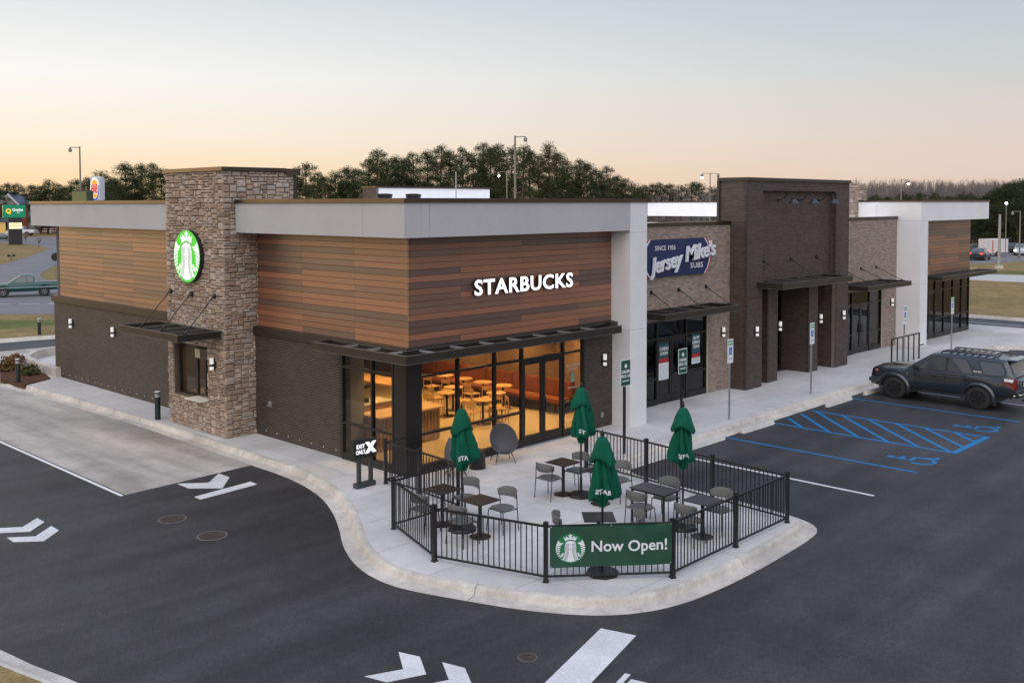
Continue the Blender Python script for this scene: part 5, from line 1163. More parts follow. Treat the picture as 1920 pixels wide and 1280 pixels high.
def car(name, label, loc, rz, paint, spec):
    """local axes: +y forward, x right. spec holds the lengths, profile tables, window outlines"""
    t = thing(name, label, spec.get('cat', 'car'), loc, rz, spec.get('group')); S = spec
    f0, r0 = S['front'], S['rear']; ax = S['axles']; R = S['wheel_r']; W = S['half_w']
    st = sorted(set([r0+(f0-r0)*i/64 for i in range(65)]+[a+R*1.16*math.cos(rad(k*15)) for a in ax for k in range(13)]))
    def half_w(s): return W*lerp_tab(S['plan'], s)
    def top(s): return lerp_tab(S['deck'], s)
    def zbot(s):
        z = lerp_tab(S['sill'], s)
        for a in ax:
            d = abs(s-a)
            if d < R*1.16: z = max(z, R+math.sqrt((R*1.16)**2-d*d))
        return z
    b = MB(); m = 11
    for s in st:
        w = half_w(s); zt = top(s); zb = min(zbot(s), zt-.12); sh = S.get('shoulder', .10); h = zt-zb
        pts = [(0, max(.22, zb-.05)), (w*.80, max(.22, zb-.02)), (w-.03, zb), (w, zb+.04), (w+.012, zb+h*.35), (w+.008, zb+h*.62), (w-.015, zt-h*.22), (w-.03, zt-.06), (w-sh*.55, zt-.015), (w-sh*1.3, zt+.006), (0, zt+S.get('crown', .03))]
        b.v += [(x, s, z) for x, z in pts]+[(-x, s, z) for x, z in pts]
    for i in range(len(st)-1):
        A, B2 = i*2*m, (i+1)*2*m
        for k in range(m-1): b.f += [(A+k, A+k+1, B2+k+1, B2+k), (A+m+k+1, A+m+k, B2+m+k, B2+m+k+1)]
    b.f += [tuple(range(m))+tuple(range(2*m-1, m-1, -1)), tuple((len(st)-1)*2*m+k for k in list(range(m-1, -1, -1))+list(range(m, 2*m)))]
    b.build('body', paint, t, smooth=42)
    # wheel wells are dark, arches have flares
    for a in ax:
        q = MB(); q.box(-W+.06, W-.06, a-R*1.1, a+R*1.1, R*.55, R*2.05); q.build('wheel_well', M_trim, t)
        for sd in (-1, 1):
            wheel(t, sd*(W+.0), a, R, S.get('wheel_w', .25), sd, S.get('rim', M_rim))
            if S.get('flare'):
                g_ = MB(); nn = 14
                for k in range(nn+1):
                    an = rad(-8+196*k/nn); c_, s_ = math.cos(an), math.sin(an)
                    for (rr, dx) in ((R*1.12, .0), (R*1.14, .05), (R*1.28, .045), (R*1.36, .0)): g_.v.append((sd*(W-.005+dx), a+rr*c_, R+rr*s_))
                for k in range(nn):
                    for q_ in range(3): g_.f.append((k*4+q_, k*4+q_+1, k*4+5+q_, k*4+4+q_))
                g_.build('arch_flare', S.get('flare_mat', paint), t, smooth=50)
    # cabin
    c = S['cabin']; bz = c['belt']; wr = c.get('lean', .26); cb = MB(); cs = [c['tail']+(c['nose']-c['tail'])*i/40 for i in range(41)]; mm = 7
    wbase = lambda s: half_w(s)-S.get('shoulder', .10)*.8
    def roof(s): return lerp_tab(c['roof'], s)
    for s in cs:
        h = max(bz(s)+.004, roof(s)); w = wbase(s); dz = h-bz(s); wt_ = w-dz*wr
        pts = [(w, bz(s)-.06), (w-.0, bz(s)), (w-dz*.5*wr, bz(s)+dz*.5), (wt_, h-.05 if dz > .1 else h), (wt_-.03, h-.012), (wt_-.09, h+.008), (0, h+.035*min(1, dz*2))]
        cb.v += [(x, s, z) for x, z in pts]+[(-x, s, z) for x, z in pts]
    for i in range(len(cs)-1):
        A, B2 = i*2*mm, (i+1)*2*mm
        for k in range(mm-1): cb.f += [(A+k, A+k+1, B2+k+1, B2+k), (A+mm+k+1, A+mm+k, B2+mm+k, B2+mm+k+1)]
    cb.f += [tuple(range(mm))+tuple(range(2*mm-1, mm-1, -1)), tuple((len(cs)-1)*2*mm+k for k in list(range(mm-1, -1, -1))+list(range(mm, 2*mm)))]
    cb.build('cabin', S.get('cabin_mat', paint), t, smooth=35)
    for poly in S.get('surround', []):
        for sd in (-1, 1):
            g_ = MB(); g_.v = [(sd*(wbase(s)-(z-bz(s))*wr+.0035), s, z) for s, z in poly]; g_.f = [tuple(range(len(poly))) if sd > 0 else tuple(range(len(poly)-1, -1, -1))]
            g_.build('window_trim', M_trim, t)
    for poly in c['windows']:
        for sd in (-1, 1):
            g_ = MB(); g_.v = [(sd*(wbase(s)-(z-bz(s))*wr+.006), s, z) for s, z in poly]; g_.f = [tuple(range(len(poly))) if sd > 0 else tuple(range(len(poly)-1, -1, -1))]
            base = len(poly); g_.v += [(x-sd*.02, s, z) for x, s, z in g_.v]; n_ = len(poly)
            g_.f += [(k, (k+1) % n_, n_+(k+1) % n_, n_+k) for k in range(n_)]
            g_.build('window', M_carglass, t)
    for nm, (s0, s1) in (('windshield', c['screen']), ('rear_window', c['back'])):
        g_ = MB(); rows = 6
        for k in range(rows+1):
            s = s0+(s1-s0)*k/rows; h = roof(s); wt_ = wbase(s)-(h-bz(s))*wr-.09
            sg_ = 1 if nm == 'windshield' else -1
            g_.v += [(-wt_, s+sg_*.004, h+.020), (0, s+sg_*.004, h+.052), (wt_, s+sg_*.004, h+.020)]
        for k in range(rows): g_.f += [(k*3, k*3+1, k*3+4, k*3+3), (k*3+1, k*3+2, k*3+5, k*3+4)]
        g_.build(nm, S.get(nm+'_mat', M_carglass), t, smooth=60)
    return t
BELT = 1.16
suv_spec = dict(cat='car', front=2.33, rear=-2.50, axles=(1.42, -1.37), wheel_r=.405, half_w=.94, rim=M_rim, flare=True, wheel_w=.27, crown=.04, shoulder=.09,
    plan=[(-2.52, .80), (-2.42, .90), (-2.2, .965), (-1.5, .99), (0, .985), (1.3, .99), (1.8, .975), (2.1, .94), (2.26, .87), (2.34, .74)],
    deck=[(-2.52, .92), (-2.46, 1.10), (-2.38, 1.20), (-1, 1.20), (.6, 1.17), (.95, 1.17), (1.4, 1.15), (1.9, 1.12), (2.18, 1.07), (2.29, 1.0), (2.34, .88)], sill=[(-2.52, .56), (-1.9, .50), (-.5, .44), (.9, .44), (1.9, .40), (2.34, .48)],
    cabin=dict(belt=lambda s: 1.155+.012*(-s), nose=1.02, tail=-2.44, lean=.27, roof=[(-2.44, 1.20), (-2.26, 1.62), (-2.18, 1.75), (-1.4, 1.79), (-.3, 1.80), (.18, 1.755), (1.02, 1.175)],
        windows=[[(.66, 1.21), (.28, 1.56), (.08, 1.655), (-.26, 1.665), (-.26, 1.20)], [(-.36, 1.20), (-.36, 1.668), (-.92, 1.668), (-1.17, 1.24), (-1.15, 1.20)], [(-1.42, 1.64), (-1.30, 1.66), (-2.06, 1.64), (-2.17, 1.36), (-2.10, 1.26), (-1.62, 1.24)]], screen=(.93, .26), back=(-2.40, -2.24)))
suv_spec['cabin']['windows'][2] = [(-1.33, 1.655), (-2.02, 1.64), (-2.16, 1.40), (-2.13, 1.27), (-2.04, 1.24), (-1.62, 1.225), (-1.50, 1.28)]
suv_spec['surround'] = [[(.74, 1.185), (.30, 1.59), (.09, 1.685), (-.93, 1.69), (-1.21, 1.23), (-1.17, 1.175)], [(-1.27, 1.685), (-2.05, 1.67), (-2.20, 1.41), (-2.17, 1.25), (-2.06, 1.215), (-1.60, 1.20), (-1.47, 1.27)]]
M_suv = mat('slate_car_paint', (.030, .037, .048), .24, .5, .45, coat=.8)
suv_spec['rear_window_mat'] = mat('rear_glass', (.10, .085, .075), .08, .6)
suv = car('sport_utility_car', 'dark slate off-road car with roof rack parked nose-in by the building', (34.58, 12.98, AZ), 0, M_suv, suv_spec)
def sp(name, mb, m, **k): return mb.build(name, m, suv, **k)
for sd in (-1, 1):
    x = sd*.955
    sp('sill_step', MB().bar((sd*.92, .85, .40), (sd*.92, -.80, .40), .10, .05), M_trim)
    for y in (.05, -.98): sp('door_handle', MB().box(min(x, x+sd*.03), max(x, x+sd*.03), y-.13, y+.07, .985, 1.02), M_trim, bevel=.008)
    for y in (-.31, .70, -1.22): sp('door_seam', MB().box(min(sd*.948, sd*.955), max(sd*.948, sd*.955), y-.006, y+.006, .50, 1.10), M_trim)
    sp('mirror', MB().box(min(sd*.93, sd*1.12), max(sd*.93, sd*1.12), .62, .72, 1.16, 1.32), M_trim, bevel=.03)
    b = MB(); b.v = [(sd*.60, 2.32, .86), (sd*.86, 2.14, .90), (sd*.88, 2.06, 1.02), (sd*.70, 2.26, 1.0), (sd*.58, 2.26, .88), (sd*.82, 2.05, .90), (sd*.84, 2.0, 1.0), (sd*.66, 2.2, 1.0)]; b.f = [(0, 1, 2, 3), (7, 6, 5, 4), (0, 4, 5, 1), (1, 5, 6, 2), (2, 6, 7, 3), (3, 7, 4, 0)]
    sp('headlight', b, M_head); b = MB(); b.box(min(sd*.80, sd*.90), max(sd*.80, sd*.90), 2.02, 2.10, .955, 1.0); sp('marker_lamp', b, mat('amber', (.7, .16, .08), .3))
    b = MB(); b.v = [(sd*.925, -2.16, 1.16), (sd*.945, -2.16, .98), (sd*.86, -2.47, .80), (sd*.70, -2.53, .82), (sd*.70, -2.52, 1.14), (sd*.84, -2.44, 1.18)]; b.v += [(v[0]*.9, v[1]+.08, v[2]) for v in b.v]
    b.f = [(0, 1, 2, 5), (2, 3, 4, 5), (0, 5, 11, 6), (5, 4, 10, 11), (0, 6, 7, 1), (1, 7, 8, 2), (2, 8, 9, 3), (3, 9, 10, 4)]; tl = sp('taillight', b, M_tail)
    b = MB(); b.v = [(sd*.932, -2.17, 1.17), (sd*.945, -2.18, 1.09), (sd*.90, -2.42, 1.06), (sd*.86, -2.46, 1.16)]; b.f = [(0, 1, 2, 3)]; b.v += [(v[0]*.98, v[1]+.02, v[2]) for v in b.v]; b.f += [(7, 6, 5, 4)]; b.build('clear_lens', M_head, tl)
    for y in (.96, -1.88): sp('mud_flap', MB().box(min(sd*.70, sd*.95), max(sd*.70, sd*.95), y-.012, y+.012, .20, .48), M_rubber)
    sp('roof_rail', MB().tube([(sd*.60, -.05, 1.80), (sd*.60, -.12, 1.87), (sd*.60, -1.80, 1.87), (sd*.60, -1.92, 1.79)], .022, 8), M_black, smooth=50)
for k in range(7): y = -.30-k*.23; sp('rack_bar', MB().box(-.60, .60, y-.035, y+.035, 1.865, 1.885), M_black)
b = MB(); b.box(-.66, .66, -2.50, -2.15, 1.735, 1.79); sp('spoiler', b, mat('spoiler_paint', (.10, .12, .15), .22, .5, .4, coat=.6), bevel=.025)
b = MB(); b.box(-.82, .82, -2.60, -2.40, .52, .68); sp('rear_bumper', b, M_trim, bevel=.04); b = MB(); b.tube([(-.84, -2.44, .60), (-.70, -2.615, .64), (.70, -2.615, .64), (.84, -2.44, .60)], .022, 8); sp('bumper_trim', b, M_chrome)
b = MB(); b.box(-.86, .86, 2.10, 2.40, .44, .74); sp('front_bumper', b, M_suv, bevel=.09); b = MB(); b.box(-.48, .48, 2.28, 2.35, .70, .96); sp('grille', b, M_trim, bevel=.02)
b = MB(); b.box(-.17, .17, -2.56, -2.52, .86, 1.0); sp('licence_plate', b, mat('plate_pale', (.5, .52, .40), .5)); b = MB(); b.box(-.45, .45, -2.545, -2.50, 1.03, 1.09); sp('tailgate_trim', b, M_chrome, bevel=.01)
b = MB(); b.box(-.28, .28, 1.05, 1.75, 1.175, 1.205); sp('hood_scoop', b, M_suv, bevel=.014)
b = MB(); b.box(-.36, -.27, -2.70, -2.55, .38, .44); sp('tow_hook', b, M_trim)
q = text('TRD PRO', .07, .001, .003, .3); q.map(lambda x, y, z: (-.836-z, -1.30-x, 1.30+y)); sp('badge', q, M_plate)
suv_cab = None
suv.scale = (.97, .985, .94)
# far vehicles: same builder, shorter tables
def sedan(dx=0):
    return dict(front=2.25, rear=-2.3, axles=(1.38, -1.35), wheel_r=.33, half_w=.90, rim=M_rimS, wheel_w=.22, shoulder=.12, plan=[(-2.3, .72), (-2.0, .94), (-1, 1), (1, 1), (1.9, .93), (2.25, .66)],
        deck=[(-2.3, .80), (-2.15, .98), (-1.6, 1.02), (0, .95), (.8, .95), (1.5, .88), (2.0, .78), (2.25, .60)], sill=[(-2.3, .40), (-1, .28), (1, .28), (2.25, .34)],
        cabin=dict(belt=lambda s: .96, nose=1.15, tail=-1.75, lean=.38, roof=[(-1.75, .98), (-1.0, 1.40), (-.3, 1.46), (.25, 1.42), (1.15, .97)], windows=[[(.75, .99), (.30, 1.32), (-.2, 1.37), (-.2, .99)], [(-.28, .99), (-.28, 1.37), (-.85, 1.33), (-1.35, 1.02)]], screen=(1.05, .32), back=(-1.68, -1.05)))
def pickup(): return dict(cat='truck', front=2.35, rear=-2.55, axles=(1.48, -1.35), wheel_r=.36, half_w=.88, rim=M_rimS, wheel_w=.22, shoulder=.08, plan=[(-2.55, .93), (-2.4, 1), (0, 1), (1.9, .97), (2.35, .75)],
        deck=[(-2.55, 1.08), (-.75, 1.08), (-.7, 1.06), (.9, 1.05), (1.6, 1.0), (2.15, .93), (2.35, .70)], sill=[(-2.55, .52), (0, .40), (2.35, .42)],
        cabin=dict(belt=lambda s: 1.05, nose=1.12, tail=-.72, lean=.30, roof=[(-.72, 1.06), (-.66, 1.58), (-.4, 1.66), (.2, 1.66), (1.12, 1.06)], windows=[[(.78, 1.09), (.28, 1.55), (-.12, 1.57), (-.12, 1.09)], [(-.18, 1.09), (-.18, 1.57), (-.56, 1.55), (-.60, 1.09)]], screen=(1.03, .26), back=(-.705, -.67)))
a, c = at(13, 556, GZ+.03), at(80, 553.5, GZ+.03); ang = math.atan2(a.y-c.y, a.x-c.x)
def heading(v): return math.atan2(v.y, v.x)-math.pi/2
mid = (a+c)/2
tk = car('pickup_truck', 'teal green pickup truck driving on the road at the left edge', (mid.x, mid.y, GZ+.03), heading(a-c), mat('teal_paint', (.006, .062, .058), .3, .5, .3, coat=.5), pickup())
for sd in (-1, 1):
    MB().box(min(sd*.55, sd*.80), max(sd*.55, sd*.80), 2.20, 2.34, .78, .92).build('headlight', M_headon, tk); MB().box(min(sd*.72, sd*.86), max(sd*.72, sd*.86), -2.58, -2.50, .75, 1.02).build('taillight', M_tailon, tk)
    MB().box(min(sd*.885, sd*.895), max(sd*.885, sd*.895), -2.3, 2.0, .70, .76).build('side_stripe', mat('silver_trim', (.35, .42, .42), .4), tk)
MB().box(-.80, .80, -2.45, -.80, 1.085, 1.10).build('bed', M_trim, tk); MB().box(-.85, .85, 2.30, 2.42, .48, .64).build('front_bumper', M_chrome, tk); MB().box(-.85, .85, -2.66, -2.54, .48, .64).build('rear_bumper', M_chrome, tk)
w0 = at(40, 442, GZ+.03); dirw = (at(10, 444, GZ)-at(62, 440, GZ)); dirw.z = 0
wt = car('pickup_truck', 'white pickup truck parked behind the tall motel sign', (w0.x, w0.y, GZ+.03), heading(rt*-1), mat('white_car_paint', (.55, .57, .60), .3, coat=.5), pickup()); wt.scale = (1.25, 1.32, 1.25)
s0 = at(6, 451, GZ+.03); car('saloon_car', 'dark teal car at the left edge below the motel', (s0.x, s0.y, GZ+.03), heading(rt*1.0), mat('dark_teal_paint', (.01, .035, .045), .25, coat=.5), sedan())
cars = [((1837, 487), rt*.75+fwd*1.0, 'dark car with red brake lights lit, waiting on the right road', (.02, .022, .026), True, True), ((1822, 479), rt+fwd*.3, 'dark car partly hidden at the edge of the far wood wall', (.02, .03, .03), False, True), ((1891, 474), rt*-1-fwd*.35, 'dark car with headlights right of the lamp pole', (.015, .016, .02), True, False), ((1915, 478), rt*-.5-fwd*.9, 'pale car at the right edge of the far road', (.45, .48, .5), True, False)]
for (pp, dv, lab, col, on, rear) in cars:
    p = at(*pp, GZ+.03); q = car('saloon_car', lab, (p.x, p.y, GZ+.03), heading(Vector((dv.x, dv.y, 0))), mat('paint_'+lab[:14], col, .25, coat=.5), sedan()); q['group'] = 'cars on the far right road'
    for sd in (-1, 1):
        MB().box(min(sd*.50, sd*.80), max(sd*.50, sd*.80), 2.08, 2.22, .60, .74).build('headlight', M_headon if on and not rear else M_head, q); MB().box(min(sd*.45, sd*.80), max(sd*.45, sd*.80), -2.29, -2.18, .76, .92).build('taillight', M_tailon if rear else M_tail, q)
p = at(1862, 480, GZ+.03); t = thing('box_trailer', 'white enclosed trailer on the far right road', 'trailer', (p.x, p.y, GZ+.03), heading(rt*.9+fwd*.35))
MB().box(-.95, .95, -1.6, 1.6, .45, 2.25).build('box', mat('trailer_white', (.62, .60, .60), .5, noise=(2, .93, 1.05)), t, bevel=.04); MB().box(-.05, .05, 1.6, 2.6, .45, .55).build('drawbar', M_trim, t)
for sd in (-1, 1): wheel(t, sd*1.0, -.3, .33, .2, sd, M_rimS); MB().box(min(sd*.80, sd*.92), max(sd*.80, sd*.92), -1.66, -1.60, .6, .8).build('taillight', M_tailon, t); MB().box(min(sd*.955, sd*.975), max(sd*.955, sd*.975), -1.2, -1.0, .55, 2.1).build('corner_trim', mat('orange_trim', (.5, .16, .06), .5), t)
# ================================================================== BACKGROUND
def gz(p): return GZ
# lamp posts
M_pole = mat('pole_paint', (.22, .20, .17), .5, .5, .3); M_bulb = mat('street_bulb', (.9, .9, .85), .3, emit=((1, .9, .7), 60)); M_bulbc = mat('street_bulb_cool', (.9, .9, .95), .3, emit=((.95, .92, 1), 45))
def lamp_post(px, base_d, top_py, label, arm=1, lit_m=None, head_n=1, thick=.12):
    p = far(px, 400, base_d); z = far(px, top_py, base_d).z
    t = thing('lamp_post', label, 'street lamp', (p.x, p.y, GZ), group='tall lamp posts behind the building'); h = z-GZ
    b = MB(); b.cyl((0, 0, 0), (0, 0, h), thick, thick*.6, 12); b.cyl((0, 0, 0), (0, 0, .5), thick*1.9, n=12); b.build('pole', M_pole, t, smooth=40)
    for s in ((arm,) if head_n == 1 else (-1, 1)):
        d = rt*s; L_ = .95
        MB().tube([(0, 0, h-.12), tuple(d*.5+Vector((0, 0, h-.08))), tuple(d*L_+Vector((0, 0, h-.10)))], thick*.32, 8).build('arm', M_pole, t)
        c_ = d*L_+Vector((0, 0, h-.32)); hd = MB(); hd.lathe([(.10, -.24), (.17, -.16), (.17, .05), (.09, .16), (.05, .24)], 14, tuple(c_)); ho = hd.build('lamp_head', M_pole, t, smooth=40)
        if lit_m and s == (arm if head_n == 1 else -1): MB().lathe([(.06, -.34), (.13, -.30), (.15, -.25), (.11, -.242)], 14, tuple(c_)).build('bulb', lit_m, ho, smooth=60)
    return t
lamp_post(152, 100, 275, 'unlit lamp post left of the stone tower', -1); lamp_post(966, 92, 255, 'tallest unlit lamp post in front of the pine trees', 1, thick=.14)
lamp_post(950.5, 120, 321, 'lit lamp post glowing against the pine trees', -1, M_bulb, thick=.10); lamp_post(1331, 118, 324, 'lit double lamp post left of the brown tower', 1, M_bulbc, 2, thick=.10)
lamp_post(1689, 130, 336, 'lit lamp post above the white fin against the bare wood', 1, M_bulbc, thick=.12); lamp_post(1913, 125, 395, 'lamp post at the right edge before the dark pines', -1, thick=.11)
p = at(1873, 503, GZ); t = thing('utility_pole', 'bare grey steel pole on the verge by the right road', 'pole', (p.x, p.y, GZ)); hh = onwall(1873, 402, 'x', p.x).z-GZ
MB().cyl((0, 0, .25), (0, 0, hh), .17, .12, 14).build('shaft', M_steel, t, smooth=40); MB().cyl((0, 0, 0), (0, 0, .3), .45, .40, 16).build('footing', M_kerb, t)
p = far(1887, 381, 118); t = thing('wall_floodlight', 'tiny lit floodlight on a thin pole among the right pines', 'lamp', (p.x, p.y, GZ)); MB().cyl((0, 0, 0), (0, 0, p.z-GZ), .05, n=8).build('pole', M_pole, t); MB().lathe([(.05, -.1), (.14, 0), (.05, .1)], 12, (0, 0, p.z-GZ)).build('bulb', M_bulbc, t)
# burger sign
p = far(183, 353, 92); zt, zb_ = far(183, 331, 92).z, far(183, 378, 92).z; wv = 1.35
t = thing('restaurant_sign', 'tall white lit restaurant sign with an oval emblem above the roof line', 'sign', (p.x, p.y, GZ), rad(-62)); H0 = zt-GZ; t.scale = (.62, 1, 1)
bw, bh, bd = .95, (zt-zb_)/2, .35; zc2 = (zt+zb_)/2-GZ
b = MB(); b.box(-bw, bw, -bd, bd, zc2-bh, zc2+bh); b.build('cabinet', mat('sign_cabinet', (.55, .58, .66), .5), t, bevel=.15); MB().cyl((0, 0, 0), (0, 0, zc2-bh), .2, n=14).build('pole', M_pole, t)
def oval(rx, rz, z, y, m, nm, a0=0, a1=360, inner=None):
    n = 40; pts = [(rx*math.cos(rad(a0+(a1-a0)*i/n)), z+rz*math.sin(rad(a0+(a1-a0)*i/n))) for i in range(n+1)]
    if inner: pts += [(rx*inner*math.cos(rad(a1-(a1-a0)*i/n)), z+rz*inner*math.sin(rad(a1-(a1-a0)*i/n))) for i in range(n+1)]
    q = MB(); q.prism(pts[:-1] if a1-a0 == 360 else pts, 0, .02); q.map(lambda x, zz, w: (x, -bd-y-w, zz)); q.build(nm, m, t)
M_e = lambda n, c, e: mat(n, tuple(.5*q for q in c), .4, emit=(c, e))
oval(.80, bh*.92, zc2, .02, M_e('oval_white', (1, .97, .90), .45), 'oval_face'); oval(.80, bh*.92, zc2, .05, M_e('oval_blue', (.02, .12, .50), .4), 'blue_arc', 230, 380, .84)
oval(.50, bh*.42, zc2+bh*.30, .05, M_e('bun', (1, .45, .03), .5), 'bun', 10, 170); oval(.50, bh*.36, zc2-bh*.34, .05, MATS['bun'], 'bun', 190, 350)
for i, w in enumerate(('BURGER', 'KING')): q = text(w, .42, .005, .02); ww = max(v[0] for v in q.v)-min(v[0] for v in q.v); q.map(lambda x, y, z: (x*1.15/ww, -bd-.09-z, zc2+bh*.14+y*1.4-i*bh*.30)); q.build('lettering', M_e('bk_red', (.75, .04, .02), .5), t)
p = far(155, 372, 78); z1_ = far(155, 357, 78).z-GZ; t = thing('equipment_box', 'dark box-shaped sign cabinet on a post left of the oval sign', 'sign', (p.x, p.y, GZ), rad(-45)); MB().box(-.6, .6, -.6, .6, z1_-2.0, z1_).build('cabinet', mat('olive_box', (.05, .06, .055), .5), t, bevel=.05); MB().box(-.55, .55, -.64, -.601, z1_-1.9, z1_-.1).build('panel', mat('olive_panel', (.16, .17, .06), .5), t); MB().cyl((0, 0, 0), (0, 0, z1_-2.0), .15, n=12).build('post', M_pole, t)
# motel sign and motel
def facing(p): d = EYE-p; return math.atan2(d.y, d.x)+math.pi/2
sp_ = at(29, 459, GZ); sd_ = sp_.dot(fwd)-EYE.dot(fwd); k_ = sd_/F
t = thing('motel_sign', 'green motel sign on a dark column with a pale message board', 'sign', (sp_.x, sp_.y, GZ), facing(sp_)+.12)
zz = lambda py: (459-py)*k_
MB().box(-11.5*k_, 11.5*k_, -.5, .5, 0, zz(408)).build('column', mat('sign_column', (.025, .025, .03), .6), t); MB().box(-20*k_, 18*k_, -.45, .75, zz(408), zz(384.5)).build('cabinet', mat('motel_green', (.004, .17, .09), .4, emit=((.0, .25, .12), .35)), t, bevel=.06)
MB().box(-10.5*k_, 11*k_, -.62, -.50, zz(429), zz(417.5)).build('message_board', mat('message_board', (.8, .75, .5), .5, emit=((1, .88, .5), .55)), t)
for w, x, py, sz, m in (('Quality', 4.5, 393.5, 6.2, 'sign_white2'), ('Inn', 5.5, 398.5, 3.4, 'sign_white2')): q = text(w, sz*k_, .01, .02*sz*k_); q.map(lambda a, b_, c_: (x*k_+a, -.46-c_, zz(py)+b_)); q.build('lettering', mat('sign_white2', (.8, .8, .8), .5, emit=((1, 1, 1), .5)), t)
q = text('Q', 11*k_, .01, .05*11*k_); q.map(lambda a, b_, c_: (-11*k_+a, -.46-c_, zz(396)+b_)); q.build('lettering', mat('sign_gold', (.8, .5, .02), .5, emit=((1, .6, .02), .5)), t)
for i in range(3): a = text(('WELCOME', 'FREE BREAKFAST', 'POOL')[i], 2.6*k_, .005, 0); a.map(lambda x, y, z: (x, -.63-z, zz(420+i*3)+y)); a.build('lettering', mat('board_text', (.05, .05, .05), .6), t)
mo = at(24, 438, GZ); md = (mo-EYE).dot(fwd); k2 = md/F
t = thing('motel', 'grey motel with slate blue roofs and brick bays behind the green sign', 'building', (mo.x, mo.y, GZ), facing(mo)+.25)
X = lambda px: (px-24)*k2; Zm = lambda py: (438-py)*k2; M_mw = mat('motel_wall', (.40, .385, .37), .8); M_mr = mat('motel_roof', (.075, .095, .135), .7, noise=(6, .85, 1.15)); M_mb = mat('motel_brick', (.22, .06, .035), .8); M_my = mat('motel_porch_glow', (.55, .36, .10), .7, emit=((1, .6, .2), .25))  # porch wall carries its warm lighting as a glow of its own
MB().box(X(-90), X(78), 0, 14, 0, Zm(384)).build('wall', M_mw, t)
b = MB(); y0, y1 = -.8, 15; zr, ze = Zm(358), Zm(382.5); x0, x1 = X(-95), X(82); b.v = [(x0, y0, ze), (x1, y0, ze), (x1, y1, ze), (x0, y1, ze), (x0+6, 7, zr), (X(30), 7, zr), (x0, y0, ze-.5), (x1, y0, ze-.5), (x1, y1, ze-.5), (x0, y1, ze-.5)]
b.f = [(0, 1, 5, 4), (1, 2, 5), (2, 3, 4, 5), (3, 0, 4), (0, 6, 7, 1), (1, 7, 8, 2), (2, 8, 9, 3), (3, 9, 6, 0), (9, 8, 7, 6)]; b.build('roof', M_mr, t)
b = MB(); b.v = [(X(-12), -1.2, Zm(384)), (X(31), -1.2, Zm(384)), (X(14), -1.2, Zm(366)), (X(-12), 4, Zm(384)), (X(31), 4, Zm(384)), (X(14), 4, Zm(366))]; b.f = [(0, 1, 2), (5, 4, 3), (0, 3, 4, 1), (1, 4, 5, 2), (2, 5, 3, 0)]; gb = b.build('gable', M_mw, t)
b = MB(); b.bar((X(32), -1.3, Zm(384.5)), (X(14), -1.3, Zm(365)), 1.0, .5); b.build('gable_trim', mat('motel_trim', (.6, .6, .6), .6), t)
MB().box(X(-14), X(7), -1.1, 0, 0, Zm(382)).build('brick_bay', M_mb, t); MB().box(X(39), X(49), -1.0, 0, 0, Zm(384)).build('brick_bay', M_mb, t); MB().box(X(74), X(112), -.6, 8, 0, Zm(420)).build('brick_wing', M_mb, t)
b = MB(); b.v = [(X(-30), -4, Zm(414)), (X(16), -4, Zm(414)), (X(16), 0, Zm(404)), (X(-30), 0, Zm(404)), (X(-30), -4, Zm(416)), (X(16), -4, Zm(416)), (X(16), 0, Zm(416)), (X(-30), 0, Zm(416))]; b.f = [(0, 1, 2, 3), (0, 4, 5, 1), (1, 5, 6, 2), (7, 6, 5, 4), (3, 7, 4, 0)]; b.build('porch_roof', M_mr, t)
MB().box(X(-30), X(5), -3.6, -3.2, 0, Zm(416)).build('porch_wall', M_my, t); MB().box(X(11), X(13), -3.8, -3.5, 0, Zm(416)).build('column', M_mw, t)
for (xa, xb, pa, pb) in ((51, 55, 386, 392), (51, 55, 407, 416), (64, 73, 428, 435), (-2, 3, 425, 434), (18, 22, 388, 394), (18, 22, 408, 415), (30, 34, 388, 394), (58, 62, 386, 392), (58, 62, 407, 416)):
    w_ = MB().box(X(xa), X(xb), -.12, .05, Zm(pb), Zm(pa)).build('window', mat('motel_frame', (.45, .45, .45), .6), t); MB().box(X(xa)+.12, X(xb)-.12, -.16, -.121, Zm(pb)+.12, Zm(pa)-.12).build('pane', M_carglass, w_)
fp = at(98, 437, GZ); t = thing('white_fence', 'white two-rail board fence right of the motel', 'fence', (fp.x, fp.y, GZ), facing(fp))
for z in (.5, 1.1): MB().box(-2.4, 6, -.03, .03, z-.1, z+.1).build('rail', M_white, t)
for x in (-2.4, -.4, 1.6, 3.6, 5.6): MB().box(x-.08, x+.08, -.10, -.031, 0, 1.4).build('post', M_white, t)
for px, py in ((73, 464), (48, 455)):
    p = at(px, py, GZ); rr = random.Random(px); t = thing('bare_sapling', 'bare leafless sapling '+('right of' if px > 60 else 'close behind')+' the motel sign', 'tree', (p.x, p.y, GZ)); b = MB()
    MB().cyl((0, 0, 0), (0, 0, .7), .06, .04, 6).build('trunk', mat('sapling_bark', (.13, .10, .085), .9), t)
    for k in range(16): a = rr.uniform(0, 6.28); e = (.8*math.cos(a)*rr.uniform(.3, 1), .8*math.sin(a)*rr.uniform(.3, 1), rr.uniform(1.3, 2.2)); b.cyl((0, 0, .6), e, .03, .008, 4)
    b.build('branches', MATS['sapling_bark'], t)
p = at(105, 523, GZ); t = thing('road_sign', 'back of a small dark road sign at the corner of the driveway', 'sign', (p.x, p.y, GZ), facing(p)); MB().box(-.04, .04, -.04, .04, 0, 2.2).build('post', M_pole, t); b = MB(); b.cyl((0, -.06, 2.1), (0, -.045, 2.1), .40, n=8); b.build('plate', M_trim, t)
p = at(21, 489, GZ); t = thing('ground_floodlight', 'small twin floodlight standing in the grass below the motel sign', 'lamp', (p.x, p.y, GZ)); MB().cyl((0, 0, 0), (0, 0, .5), .05, n=8).build('post', M_trim, t)
